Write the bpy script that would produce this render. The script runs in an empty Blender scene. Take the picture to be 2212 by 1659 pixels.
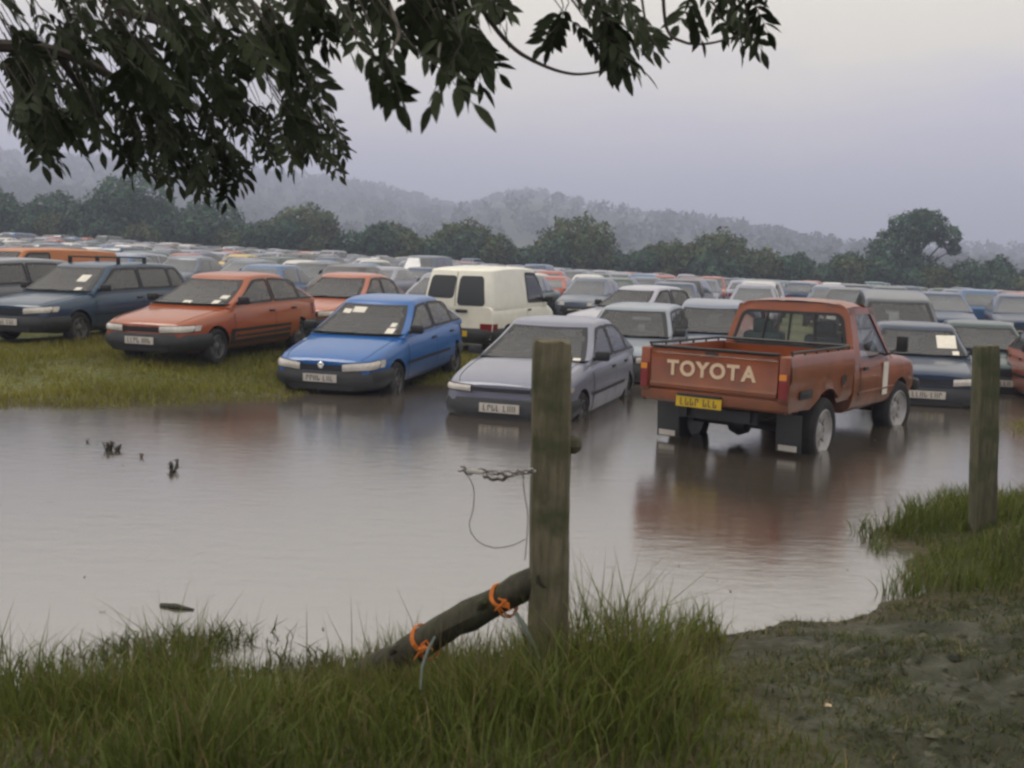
import bpy, bmesh, math, random
import numpy as np
from mathutils import Vector, Matrix

random.seed(7)
rng = np.random.default_rng(11)
R = math.radians
scene = bpy.context.scene
C = scene.collection

# ------------------------------------------------------------------ camera
CAM = Vector((0, 0, 1.8))
PITCH, ROLL, FPX = R(6.33), R(1.8), 1000.0
Fw = Vector((0, math.cos(PITCH), -math.sin(PITCH)))
U0 = Vector((0, math.sin(PITCH), math.cos(PITCH)))
R0 = Vector((1, 0, 0))
Rt = R0 * math.cos(ROLL) + U0 * math.sin(ROLL)
Up = -R0 * math.sin(ROLL) + U0 * math.cos(ROLL)
cam_d = bpy.data.cameras.new('camera')
cam = bpy.data.objects.new('camera', cam_d)
C.objects.link(cam)
M = Matrix((Rt, Up, -Fw)).transposed().to_4x4()
M.translation = CAM
cam.matrix_world = M
cam_d.sensor_width = 36.0
cam_d.lens = 36.0 * FPX / 1024.0
cam_d.clip_start = 0.05
cam_d.clip_end = 12000
cam_d.dof.use_dof = True
cam_d.dof.focus_distance = 13.0
cam_d.dof.aperture_fstop = 5.6
scene.camera = cam

# ------------------------------------------------------------------ world: overcast sky
SUN_EL, SUN_AZ = R(60), R(272)          # azimuth clockwise from +Y: high on the left
w = bpy.data.worlds.new('World')
scene.world = w
w.use_nodes = True
nt = w.node_tree
nt.nodes.clear()


def N(tree, t, **kw):
    n = tree.nodes.new(t)
    for k, v in kw.items():
        setattr(n, k, v)
    return n


out = N(nt, 'ShaderNodeOutputWorld')
bg = N(nt, 'ShaderNodeBackground')
sky = N(nt, 'ShaderNodeTexSky', sky_type='NISHITA')
sky.sun_disc = False
sky.sun_elevation = SUN_EL
sky.sun_rotation = SUN_AZ
sky.air_density = 1.5
sky.dust_density = 4.0
tc = N(nt, 'ShaderNodeTexCoord')
sep = N(nt, 'ShaderNodeSeparateXYZ')
nt.links.new(tc.outputs['Generated'], sep.inputs[0])
mp = N(nt, 'ShaderNodeMapping')
mp.inputs['Scale'].default_value = (1.0, 1.0, 4.5)
nt.links.new(tc.outputs['Generated'], mp.inputs[0])
nz = N(nt, 'ShaderNodeTexNoise')
nz.inputs['Scale'].default_value = 2.2
nz.inputs['Detail'].default_value = 5
nz.inputs['Roughness'].default_value = 0.55
nt.links.new(mp.outputs[0], nz.inputs['Vector'])
ma = N(nt, 'ShaderNodeMath', operation='MULTIPLY_ADD')
nt.links.new(nz.outputs['Fac'], ma.inputs[0])
ma.inputs[1].default_value = 0.34
nt.links.new(sep.outputs['Z'], ma.inputs[2])
ramp = N(nt, 'ShaderNodeValToRGB')
el = ramp.color_ramp.elements
el[0].position = 0.10
el[0].color = (6.1, 5.75, 8.9, 1)
el[1].position = 0.41
el[1].color = (11.3, 10.25, 7.9, 1)
e = el.new(0.20); e.color = (6.8, 6.25, 8.9, 1)
e = el.new(0.29); e.color = (8.2, 7.5, 8.4, 1)
e = el.new(0.95); e.color = (10.4, 9.7, 8.4, 1)
nt.links.new(ma.outputs[0], ramp.inputs[0])
mixw = N(nt, 'ShaderNodeMix', data_type='RGBA')
mixw.inputs[0].default_value = 0.9
nt.links.new(sky.outputs[0], mixw.inputs[6])
nt.links.new(ramp.outputs[0], mixw.inputs[7])
nt.links.new(mixw.outputs[2], bg.inputs[0])
bg.inputs[1].default_value = 0.116
nt.links.new(bg.outputs[0], out.inputs[0])

sun_d = bpy.data.lights.new('sun', 'SUN')
sun = bpy.data.objects.new('sun', sun_d)
C.objects.link(sun)
sun_d.energy = 1.2
sun_d.angle = R(25)
sun_d.color = (1.0, 0.95, 0.88)
sdir = Vector((math.sin(SUN_AZ) * math.cos(SUN_EL), math.cos(SUN_AZ) * math.cos(SUN_EL), math.sin(SUN_EL)))
sun.rotation_euler = sdir.to_track_quat('Z', 'Y').to_euler()
sun.location = (0, -10, 30)

vs = scene.view_settings
vs.view_transform = 'Standard'
vs.look = 'None'
vs.exposure = 0.0
vs.gamma = 1.0
scene.render.engine = 'CYCLES'
cy = scene.cycles
cy.max_bounces = 6
cy.diffuse_bounces = 2
cy.glossy_bounces = 3
cy.transmission_bounces = 4
cy.transparent_max_bounces = 8
cy.volume_bounces = 1
cy.volume_step_rate = 1
cy.caustics_reflective = False
cy.caustics_refractive = False
cy.use_denoising = True
cy.use_adaptive_sampling = True
cy.adaptive_threshold = 0.025
cy.pixel_filter_type = 'BLACKMAN_HARRIS'
cy.filter_width = 2.6

# ------------------------------------------------------------------ helpers
QS = 1024.0 / 2212.0


def ray(px, py):
    return Rt * ((px - 512) / FPX) + Up * (-(py - 384) / FPX) + Fw


def at_depth(px, py, Y):
    d = ray(px, py)
    return CAM + d * (Y / d.y)


def at_z(px, py, z=0.0):
    d = ray(px, py)
    return CAM + d * ((z - CAM.z) / d.z)


def tag(o, label=None, cat=None, group=None, kind=None):
    if label: o['label'] = label
    if cat: o['category'] = cat
    if group: o['group'] = group
    if kind: o['kind'] = kind
    return o


def empty(name, loc=(0, 0, 0), rz=0.0):
    o = bpy.data.objects.new(name, None)
    o.empty_display_size = 0.2
    o.location = loc
    o.rotation_euler = (0, 0, rz)
    C.objects.link(o)
    return o


class MB:
    def __init__(self):
        self.v = []; self.f = []; self.m = []

    def add(self, vs_, fs_, mi=0):
        b = len(self.v)
        self.v += [tuple(p) for p in vs_]
        for f in fs_:
            self.f.append(tuple(i + b for i in f)); self.m.append(mi)
        return self

    def merge(self, o, mi=None):
        b = len(self.v)
        self.v += o.v
        for f, m_ in zip(o.f, o.m):
            self.f.append(tuple(i + b for i in f)); self.m.append(m_ if mi is None else mi)
        return self

    def box(self, c, s, rot=None, mi=0, bev=0.0):
        x, y, z = (k / 2 for k in s)
        if bev <= 0:
            p = [(-x, -y, -z), (x, -y, -z), (x, y, -z), (-x, y, -z), (-x, -y, z), (x, -y, z), (x, y, z), (-x, y, z)]
            f = [(0, 3, 2, 1), (4, 5, 6, 7), (0, 1, 5, 4), (1, 2, 6, 5), (2, 3, 7, 6), (3, 0, 4, 7)]
        else:
            bm = bmesh.new()
            bmesh.ops.create_cube(bm, size=1.0)
            for v in bm.verts: v.co = Vector((v.co.x * s[0], v.co.y * s[1], v.co.z * s[2]))
            bmesh.ops.bevel(bm, geom=bm.edges[:], offset=bev, segments=2, affect='EDGES', profile=0.5)
            bm.verts.index_update()
            p = [v.co.copy() for v in bm.verts]
            f = [[v.index for v in ff.verts] for ff in bm.faces]
            bm.free()
        pts = []
        for q in p:
            q = Vector(q)
            if rot is not None: q = rot @ q
            pts.append(tuple(q + Vector(c)))
        return self.add(pts, f, mi)

    def grid(self, P, mi=0, flip=False, closed_u=False):
        nu, nv = len(P), len(P[0])
        pts = [p for row in P for p in row]
        fs = []
        for i in range(nu if closed_u else nu - 1):
            for j in range(nv - 1):
                a, b, c, d = i * nv + j, ((i + 1) % nu) * nv + j, ((i + 1) % nu) * nv + j + 1, i * nv + j + 1
                fs.append((a, d, c, b) if flip else (a, b, c, d))
        return self.add(pts, fs, mi)

    def tube(self, pts, rad, n=8, mi=0, cap=True):
        pts = [Vector(p) for p in pts]
        if not hasattr(rad, '__len__'): rad = [rad] * len(pts)
        rings = []
        ref = Vector((0.13, 0.21, 1.0)).normalized()
        for i, p in enumerate(pts):
            a = pts[max(0, i - 1)]; b = pts[min(len(pts) - 1, i + 1)]
            t = (b - a).normalized()
            s = t.cross(ref)
            if s.length < 1e-3: s = t.cross(Vector((1, 0, 0)))
            s.normalize(); q = s.cross(t)
            rings.append([p + (s * math.cos(2 * math.pi * k / n) + q * math.sin(2 * math.pi * k / n)) * rad[i] for k in range(n)])
        b0 = len(self.v)
        self.v += [tuple(p) for r_ in rings for p in r_]
        for i in range(len(rings) - 1):
            for k in range(n):
                k2 = (k + 1) % n
                self.f.append((b0 + i * n + k, b0 + i * n + k2, b0 + (i + 1) * n + k2, b0 + (i + 1) * n + k)); self.m.append(mi)
        if cap:
            self.f.append(tuple(b0 + k for k in reversed(range(n)))); self.m.append(mi)
            e_ = b0 + (len(rings) - 1) * n
            self.f.append(tuple(e_ + k for k in range(n))); self.m.append(mi)
        return self

    def lathe(self, prof, n=24, axis='y', c=(0, 0, 0), mi=0):
        # prof: list of (offset along axis, radius)
        rings = []
        for k in range(n):
            a = 2 * math.pi * k / n
            row = []
            for (o, r_) in prof:
                row.append((c[0] + r_ * math.cos(a), c[1] + o, c[2] + r_ * math.sin(a)) if axis == 'y'
                           else (c[0] + r_ * math.cos(a), c[1] + r_ * math.sin(a), c[2] + o))
            rings.append(row)
        return self.grid(rings, mi, closed_u=True)

    def ngon(self, pts, mi=0):
        return self.add(pts, [tuple(range(len(pts)))], mi)

    def mesh(self, name, mats, smooth=True, angle=35):
        me = bpy.data.meshes.new(name)
        me.from_pydata(self.v, [], self.f)
        for m_ in mats: me.materials.append(m_)
        if len(mats) > 1: me.polygons.foreach_set('material_index', self.m)
        bm = bmesh.new(); bm.from_mesh(me)
        bmesh.ops.remove_doubles(bm, verts=bm.verts, dist=1e-5)
        bmesh.ops.recalc_face_normals(bm, faces=bm.faces)
        bm.to_mesh(me); bm.free()
        if smooth:
            me.shade_smooth()
            me.set_sharp_from_angle(angle=R(angle))
        me.update()
        return me

    def build(self, name, mats, parent=None, smooth=True, angle=35):
        if not isinstance(mats, (list, tuple)): mats = [mats]
        o = bpy.data.objects.new(name, self.mesh(name, mats, smooth, angle))
        C.objects.link(o)
        if parent is not None: o.parent = parent
        return o


def obj_from(name, me, parent=None):
    o = bpy.data.objects.new(name, me); C.objects.link(o)
    if parent is not None: o.parent = parent
    return o


def copy_tree(o, parent=None):
    c = o.copy(); C.objects.link(c); c.parent = parent
    for ch in list(o.children): copy_tree(ch, c)
    return c


def set_color(o, col):
    o.color = (*col, 1)
    for ch in o.children: set_color(ch, col)


def pchip(xs, ys):
    xs = np.array(xs, float); ys = np.array(ys, float)
    h = np.diff(xs); d = np.diff(ys) / h
    m = np.zeros_like(ys)
    for i in range(1, len(xs) - 1):
        if d[i - 1] * d[i] > 0:
            w1, w2 = 2 * h[i] + h[i - 1], h[i] + 2 * h[i - 1]
            m[i] = (w1 + w2) / (w1 / d[i - 1] + w2 / d[i])
    m[0], m[-1] = d[0], d[-1]

    def f(x):
        x = min(max(x, xs[0]), xs[-1])
        i = min(int(np.searchsorted(xs, x, side='right')) - 1, len(xs) - 2)
        i = max(i, 0)
        t = (x - xs[i]) / h[i]
        return float(ys[i] * (1 + 2 * t) * (1 - t) ** 2 + h[i] * m[i] * t * (1 - t) ** 2 + ys[i + 1] * t * t * (3 - 2 * t) + h[i] * m[i + 1] * t * t * (t - 1))
    return f


def sstep(a, b, x):
    t = np.clip((x - a) / (b - a), 0, 1)
    return t * t * (3 - 2 * t)


def vnoise(x, y, seed=0):
    """cheap smooth value noise, numpy arrays"""
    x = np.asarray(x, float); y = np.asarray(y, float)
    xi = np.floor(x).astype(np.int64); yi = np.floor(y).astype(np.int64)
    fx = x - xi; fy = y - yi
    fx = fx * fx * (3 - 2 * fx); fy = fy * fy * (3 - 2 * fy)

    def hsh(a, b):
        n = (a * 374761393 + b * 668265263 + seed * 982451653) & 0x7fffffff
        n = ((n ^ (n >> 13)) * 1274126177) & 0x7fffffff
        return ((n ^ (n >> 16)) & 0xffff) / 65535.0
    return (hsh(xi, yi) * (1 - fx) + hsh(xi + 1, yi) * fx) * (1 - fy) + (hsh(xi, yi + 1) * (1 - fx) + hsh(xi + 1, yi + 1) * fx) * fy


# ------------------------------------------------------------------ materials
MATS = {}


def pmat(name, col, rough=0.5, metal=0.0, spec=0.5, coat=0.0, bump=0.0, bscale=30.0, var=0.0, vscale=6.0, objcol=False, ior=1.5, dirt=None):
    m = bpy.data.materials.new(name); m.use_nodes = True
    t = m.node_tree; b = t.nodes['Principled BSDF']
    b.inputs['Roughness'].default_value = rough
    b.inputs['Metallic'].default_value = metal
    b.inputs['Specular IOR Level'].default_value = spec
    b.inputs['IOR'].default_value = ior
    b.inputs['Coat Weight'].default_value = coat
    b.inputs['Coat Roughness'].default_value = 0.06
    b.inputs['Coat IOR'].default_value = 1.6 if objcol else 1.5
    b.inputs['Base Color'].default_value = (*col, 1)
    src = None
    if objcol:
        oi = N(t, 'ShaderNodeObjectInfo'); src = oi.outputs['Color']
    tcn = N(t, 'ShaderNodeTexCoord')
    if var > 0:
        n_ = N(t, 'ShaderNodeTexNoise'); n_.inputs['Scale'].default_value = vscale; n_.inputs['Detail'].default_value = 6
        t.links.new(tcn.outputs['Object'], n_.inputs['Vector'])
        mr = N(t, 'ShaderNodeMapRange'); mr.inputs['To Min'].default_value = 1 - var; mr.inputs['To Max'].default_value = 1 + var
        mr.inputs['From Min'].default_value = 0.3; mr.inputs['From Max'].default_value = 0.7
        t.links.new(n_.outputs['Fac'], mr.inputs['Value'])
        mx = N(t, 'ShaderNodeVectorMath', operation='SCALE')
        if src is not None: t.links.new(src, mx.inputs[0])
        else: mx.inputs[0].default_value = col
        t.links.new(mr.outputs[0], mx.inputs['Scale'])
        src = mx.outputs[0]
    if dirt is not None:           # road dirt thrown up the lower body: (object z start, z end, colour)
        sp = N(t, 'ShaderNodeSeparateXYZ'); t.links.new(tcn.outputs['Object'], sp.inputs[0])
        n2 = N(t, 'ShaderNodeTexNoise'); n2.inputs['Scale'].default_value = 5; n2.inputs['Detail'].default_value = 8
        t.links.new(tcn.outputs['Object'], n2.inputs['Vector'])
        mr = N(t, 'ShaderNodeMapRange'); mr.inputs['From Min'].default_value = dirt[1]; mr.inputs['From Max'].default_value = dirt[0]
        t.links.new(sp.outputs['Z'], mr.inputs['Value'])
        mu = N(t, 'ShaderNodeMath', operation='MULTIPLY'); t.links.new(mr.outputs[0], mu.inputs[0]); t.links.new(n2.outputs['Fac'], mu.inputs[1])
        mu2 = N(t, 'ShaderNodeMath', operation='MULTIPLY'); t.links.new(mu.outputs[0], mu2.inputs[0]); mu2.inputs[1].default_value = 1.3
        mu2.use_clamp = True
        mx = N(t, 'ShaderNodeMix', data_type='RGBA')
        t.links.new(mu2.outputs[0], mx.inputs[0])
        if src is not None: t.links.new(src, mx.inputs[6])
        else: mx.inputs[6].default_value = (*col, 1)
        mx.inputs[7].default_value = (*dirt[2], 1)
        src = mx.outputs[2]
        ra = N(t, 'ShaderNodeMapRange'); ra.inputs['To Min'].default_value = rough; ra.inputs['To Max'].default_value = 0.8
        t.links.new(mu2.outputs[0], ra.inputs['Value']); t.links.new(ra.outputs[0], b.inputs['Roughness'])
    if src is not None: t.links.new(src, b.inputs['Base Color'])
    if bump > 0:
        nb = N(t, 'ShaderNodeTexNoise'); nb.inputs['Scale'].default_value = bscale; nb.inputs['Detail'].default_value = 5
        t.links.new(tcn.outputs['Object'], nb.inputs['Vector'])
        bp = N(t, 'ShaderNodeBump'); bp.inputs['Strength'].default_value = bump; bp.inputs['Distance'].default_value = 0.02
        t.links.new(nb.outputs['Fac'], bp.inputs['Height']); t.links.new(bp.outputs[0], b.inputs['Normal'])
    MATS[name] = m
    return m


def attr_mat(name, rough=0.7, attr='Col', trans=0.0, spec=0.3):
    m = bpy.data.materials.new(name); m.use_nodes = True
    t = m.node_tree; b = t.nodes['Principled BSDF']
    a = N(t, 'ShaderNodeAttribute', attribute_name=attr)
    t.links.new(a.outputs['Color'], b.inputs['Base Color'])
    b.inputs['Roughness'].default_value = rough
    b.inputs['Specular IOR Level'].default_value = spec
    if trans > 0:
        tr = N(t, 'ShaderNodeBsdfTranslucent'); t.links.new(a.outputs['Color'], tr.inputs[0])
        mx = N(t, 'ShaderNodeMixShader'); mx.inputs[0].default_value = trans
        t.links.new(b.outputs[0], mx.inputs[1]); t.links.new(tr.outputs[0], mx.inputs[2])
        t.links.new(mx.outputs[0], t.nodes['Material Output'].inputs[0])
    return m


MUD = (0.085, 0.065, 0.04)
m_paint = pmat('car_paint', (0.5, 0.5, 0.5), rough=0.30, coat=0.45, objcol=True, var=0.05, vscale=3, dirt=(0.1, 0.60, MUD))
m_pick = pmat('pickup_red', (0.235, 0.055, 0.008), rough=0.36, coat=0.4, var=0.28, vscale=3, dirt=(0.30, 1.15, (0.075, 0.05, 0.022)))
m_glass = pmat('car_glass', (0.05, 0.058, 0.066), rough=0.06, spec=0.6, ior=1.7, coat=0.4, var=0.35, vscale=2.2)
m_dglass = pmat('dark_van_glass', (0.055, 0.06, 0.06), rough=0.25, spec=0.25)
m_black = pmat('black_trim', (0.014, 0.014, 0.014), rough=0.55)
m_dkgrey = pmat('grey_plastic', (0.028, 0.030, 0.030), rough=0.5, var=0.15)
m_tyre = pmat('tyre_rubber', (0.018, 0.017, 0.016), rough=0.85, var=0.3, bump=0.3)
m_rim = pmat('wheel_rim', (0.36, 0.35, 0.33), rough=0.4, metal=0.3, var=0.2)
m_rimdk = pmat('dull_wheel', (0.11, 0.11, 0.105), rough=0.5, metal=0.3, var=0.2)
m_lamp = pmat('headlamp_glass', (0.62, 0.58, 0.5), rough=0.15, coat=0.8, var=0.15, vscale=20)
m_amber = pmat('amber_lens', (0.75, 0.27, 0.03), rough=0.25, coat=0.5)
m_redlens = pmat('red_lens', (0.22, 0.012, 0.01), rough=0.25, coat=0.5)
m_plate = pmat('white_plate', (0.62, 0.58, 0.50), rough=0.4, var=0.1, vscale=12)
m_yplate = pmat('yellow_plate', (0.62, 0.42, 0.02), rough=0.4, var=0.1, vscale=12)
m_ink = pmat('plate_ink', (0.03, 0.03, 0.028), rough=0.5)
m_paper = pmat('paper', (0.75, 0.71, 0.60), rough=0.8, var=0.1)
m_chrome = pmat('bright_metal', (0.6, 0.6, 0.58), rough=0.25, metal=0.9)
m_letter = pmat('cream_letter', (0.74, 0.56, 0.36), rough=0.5, var=0.12, vscale=30)
m_seat = pmat('seat_fabric', (0.03, 0.045, 0.045), rough=0.9)
m_seatg = pmat('seat_fabric_green', (0.025, 0.07, 0.06), rough=0.9)

m_clear = bpy.data.materials.new('clear_glass'); m_clear.use_nodes = True
_t = m_clear.node_tree; _t.nodes.remove(_t.nodes['Principled BSDF'])
_a = N(_t, 'ShaderNodeBsdfTransparent'); _a.inputs[0].default_value = (0.8, 0.84, 0.84, 1)
_g = N(_t, 'ShaderNodeBsdfGlossy'); _g.inputs['Roughness'].default_value = 0.05
_fr = N(_t, 'ShaderNodeFresnel'); _fr.inputs[0].default_value = 1.5
_m = N(_t, 'ShaderNodeMixShader')
_t.links.new(_fr.outputs[0], _m.inputs[0]); _t.links.new(_a.outputs[0], _m.inputs[1]); _t.links.new(_g.outputs[0], _m.inputs[2])
_t.links.new(_m.outputs[0], _t.nodes['Material Output'].inputs[0])
m_cglass = m_clear.copy(); m_cglass.name = 'tinted_car_glass'
for _q in m_cglass.node_tree.nodes:
    if _q.type == 'BSDF_TRANSPARENT': _q.inputs[0].default_value = (0.62, 0.66, 0.66, 1)
    if _q.type == 'FRESNEL': _q.inputs[0].default_value = 2.05
m_seatd = pmat('grey_seat_fabric', (0.05, 0.05, 0.055), rough=0.9, var=0.2)

# ------------------------------------------------------------------ ground and pond
POND_PX = [(-160, 720), (-40, 705), (49, 687), (180, 692), (324, 684), (420, 674), (540, 660), (640, 656), (690, 650), (725, 640),
           (775, 626), (785, 618), (845, 616), (868, 606), (926, 588), (908, 566), (893, 545), (890, 530), (915, 517), (960, 505), (1080, 500),
           (1150, 470), (1170, 400), (1150, 375), (1020, 370), (930, 366), (760, 361), (640, 358), (560, 362), (510, 372),
           (450, 381), (390, 380), (310, 382), (276, 396), (170, 397), (49, 402), (-80, 408), (-250, 415), (-300, 560)]
POND = np.array([tuple(at_z(x, y, 0.0))[:2] for x, y in POND_PX])


def pond_sd(X, Y):
    """signed distance to the pond outline, negative inside"""
    X = np.asarray(X, float); Y = np.asarray(Y, float)
    wob = (vnoise(X * 2.1, Y * 2.1, 3) - 0.5) * 0.22 + (vnoise(X * 6.3, Y * 6.3, 4) - 0.5) * 0.10
    best = np.full(X.shape, 1e9); inside = np.zeros(X.shape, bool)
    n = len(POND)
    for i in range(n):
        a = POND[i]; b = POND[(i + 1) % n]
        e_ = b - a
        t = np.clip(((X - a[0]) * e_[0] + (Y - a[1]) * e_[1]) / (e_ @ e_), 0, 1)
        d = np.hypot(X - a[0] - t * e_[0], Y - a[1] - t * e_[1])
        best = np.minimum(best, d)
        c = ((a[1] > Y) != (b[1] > Y))
        xi = (b[0] - a[0]) * (Y - a[1]) / (b[1] - a[1] + 1e-12) + a[0]
        inside ^= c & (X < xi)
    return np.where(inside, -best, best) + wob


def ground_z(X, Y):
    X = np.asarray(X, float); Y = np.asarray(Y, float)
    sd = pond_sd(X, Y)
    far = np.clip((Y - 15) / 105, 0, 1.35) * np.maximum(1.30 - 0.034 * X, 0.06)
    near_b = 0.34 * sstep(-0.05, 1.5, sd) + 0.06 * sstep(1.0, 4.0, sd)
    right = sstep(0.7, 1.8, X) * (1 - sstep(5.2, 6.4, Y))          # the trodden earth on the right lies lower
    near_b = near_b * (1 - 0.35 * right)
    far_b = 0.03 + 0.05 * sstep(0, 2.5, sd) + 0.14 * sstep(0.2, 3.0, sd) * (1 - sstep(-4.6, -2.6, X))
    wgt = sstep(8.2, 10.5, Y)
    bank = near_b * (1 - wgt) + far_b * wgt
    rough = (vnoise(X * 1.3, Y * 1.3, 9) - 0.5) * 0.05 + (vnoise(X * 5, Y * 5, 10) - 0.5) * 0.03 * np.exp(-Y / 30)
    mudr = ((vnoise(X * 3.0, Y * 5.5, 12) - 0.5) * 0.10 + (vnoise(X * 8.0, Y * 12, 13) - 0.5) * 0.075 + (vnoise(X * 16.0, Y * 16, 14) - 0.5) * 0.045) * right
    land = bank + far * np.clip(sd / 3.0, 0, 1) + (rough + mudr) * np.clip(sd / 0.6, 0, 1)
    bed = -0.03 - 0.21 * sstep(0, 2.2, -sd)
    return np.where(sd < 0, bed * sstep(0.0, 0.12, -sd), np.maximum(land, 0.0 + 0.012 * np.clip(sd / 0.05, 0, 1)))


def gz(x, y):
    return float(ground_z(np.array([x]), np.array([y]))[0])


def spaced(lo, hi, step, far, grow=1.22):
    core = list(np.arange(lo, hi + step / 2, step))
    s = step; x = hi; up = []
    while x < far:
        s *= grow; x += s; up.append(x)
    return core, up


_, ux = spaced(0, 11, 0.15, 2500)
gx = np.array([-u for u in reversed(ux)] + list(np.arange(-11, -3.5, 0.15)) + list(np.arange(-3.5, 5.5, 0.055)) + list(np.arange(5.5, 11.05, 0.15)) + ux)
_, uy = spaced(0, 27, 0.15, 3000)
cyy = list(np.arange(0.5, 7.6, 0.055)) + list(np.arange(7.6, 27.05, 0.15))
_, dy = spaced(0, 0.5, 0.13, 90)
gy = np.array([-(u - 1.0) for u in reversed(dy)] + cyy + uy)
GX, GY = np.meshgrid(gx, gy, indexing='ij')
GZ = ground_z(GX.ravel(), GY.ravel()).reshape(GX.shape)


def mudness(X, Y):
    wob = (vnoise(X * 1.1, Y * 1.7, 21) - 0.5) * 0.5
    edge = 0.82 + 0.03 * (Y - 3.6)
    a = sstep(-0.2, 0.35, X - edge + wob) * (1 - sstep(5.25, 5.75, Y + wob * 0.6))
    return a


def grid_mesh(name, X, Y, Z, mat, cols=None):
    nx, ny = X.shape
    me = bpy.data.meshes.new(name)
    co = np.stack([X, Y, Z], -1).reshape(-1, 3)
    i = np.arange(nx * ny).reshape(nx, ny)
    q = np.stack([i[:-1, :-1], i[1:, :-1], i[1:, 1:], i[:-1, 1:]], -1).reshape(-1, 4)
    me.vertices.add(len(co)); me.vertices.foreach_set('co', co.ravel())
    me.loops.add(q.size); me.loops.foreach_set('vertex_index', q.ravel())
    me.polygons.add(len(q)); me.polygons.foreach_set('loop_start', np.arange(0, q.size, 4))
    me.update(calc_edges=True)
    me.shade_smooth()
    if cols is not None:
        a = me.attributes.new('Col', 'FLOAT_COLOR', 'POINT')
        a.data.foreach_set('color', np.concatenate([cols.reshape(-1, 3), np.ones((len(co), 1))], 1).ravel())
    me.materials.append(mat)
    o = bpy.data.objects.new(name, me); C.objects.link(o)
    return o


GRASS_D = np.array([0.058, 0.054, 0.020]); GRASS_Y = np.array([0.115, 0.125, 0.024])
MUDC = np.array([0.036, 0.037, 0.019]); MUDL = np.array([0.072, 0.074, 0.048])
sdG = pond_sd(GX.ravel(), GY.ravel()).reshape(GX.shape)
mu_ = mudness(GX, GY)[..., None]
nA = (vnoise(GX * 0.9, GY * 0.9, 31) * 0.6 + vnoise(GX * 3.1, GY * 3.1, 32) * 0.4)[..., None]
nB = (vnoise(GX * 2.2, GY * 4.5, 33) * 0.5 + vnoise(GX * 7, GY * 13, 34) * 0.5)[..., None]
midg = sstep(9, 14, GY)[..., None]
gcol = (GRASS_D * (1 - midg) + (GRASS_Y * 0.75) * midg) * (0.6 + 0.8 * nA)
nC = (vnoise(GX * 3.2, GY * 9.0, 35) * 0.55 + vnoise(GX * 9, GY * 21, 36) * 0.45)[..., None]
mcol = MUDC * (1 - sstep(0.48, 0.66, nC)) + MUDL * sstep(0.48, 0.66, nC)
mcol = mcol * (0.7 + 0.6 * nA)
gcol = gcol * (1 - mu_) + mcol * mu_
wet = (1 - sstep(0.0, 0.25, sdG))[..., None]
gcol = gcol * (1 - 0.5 * wet) + np.array(MUD) * 0.5 * wet
m_ground = attr_mat('ground_grass_and_mud', rough=0.75)
_t = m_ground.node_tree
_n = N(_t, 'ShaderNodeTexNoise'); _n.inputs['Scale'].default_value = 14; _n.inputs['Detail'].default_value = 8
_tc = N(_t, 'ShaderNodeTexCoord'); _t.links.new(_tc.outputs['Object'], _n.inputs['Vector'])
_b = N(_t, 'ShaderNodeBump'); _b.inputs['Strength'].default_value = 0.8; _b.inputs['Distance'].default_value = 0.05
_t.links.new(_n.outputs['Fac'], _b.inputs['Height']); _t.links.new(_b.outputs[0], _t.nodes['Principled BSDF'].inputs['Normal'])
_mr = N(_t, 'ShaderNodeMapRange'); _mr.inputs['From Min'].default_value = 0.35; _mr.inputs['From Max'].default_value = 0.65
_mr.inputs['To Min'].default_value = 0.42; _mr.inputs['To Max'].default_value = 0.85
_t.links.new(_n.outputs['Fac'], _mr.inputs['Value']); _t.links.new(_mr.outputs[0], _t.nodes['Principled BSDF'].inputs['Roughness'])
ground = grid_mesh('ground', GX, GY, GZ, m_ground, gcol)
tag(ground, 'grassy field rising gently to the far hedge, trodden wet earth at the near right', kind='structure')

# water
m_water = bpy.data.materials.new('muddy_flood_water'); m_water.use_nodes = True
_t = m_water.node_tree; _p = _t.nodes['Principled BSDF']
_p.inputs['Base Color'].default_value = (0.072, 0.060, 0.046, 1)
_p.inputs['Roughness'].default_value = 0.07
_p.inputs['IOR'].default_value = 5.6
_p.inputs['Specular IOR Level'].default_value = 0.5
_tc = N(_t, 'ShaderNodeTexCoord')
_mp = N(_t, 'ShaderNodeMapping'); _mp.inputs['Scale'].default_value = (1.3, 2.6, 1)
_t.links.new(_tc.outputs['Object'], _mp.inputs[0])
_n = N(_t, 'ShaderNodeTexNoise'); _n.inputs['Scale'].default_value = 3.0; _n.inputs['Detail'].default_value = 7; _n.inputs['Roughness'].default_value = 0.62
_t.links.new(_mp.outputs[0], _n.inputs['Vector'])
_b = N(_t, 'ShaderNodeBump'); _b.inputs['Strength'].default_value = 0.17; _b.inputs['Distance'].default_value = 0.02
_t.links.new(_n.outputs['Fac'], _b.inputs['Height']); _t.links.new(_b.outputs[0], _p.inputs['Normal'])
_n2 = N(_t, 'ShaderNodeTexNoise'); _n2.inputs['Scale'].default_value = 0.7; _n2.inputs['Detail'].default_value = 3
_t.links.new(_tc.outputs['Object'], _n2.inputs['Vector'])
_mr = N(_t, 'ShaderNodeMapRange'); _mr.inputs['From Min'].default_value = 0.35; _mr.inputs['From Max'].default_value = 0.7
_mr.inputs['To Min'].default_value = 0.07; _mr.inputs['To Max'].default_value = 0.15
_t.links.new(_n2.outputs['Fac'], _mr.inputs['Value']); _t.links.new(_mr.outputs[0], _p.inputs['Roughness'])
wm = MB().ngon([(-26, 1.2, 0), (22, 1.2, 0), (22, 26, 0), (-26, 26, 0)])
water = wm.build('flood_water', m_water, smooth=False)
tag(water, 'still muddy flood water reflecting the pale sky', kind='structure')

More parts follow.
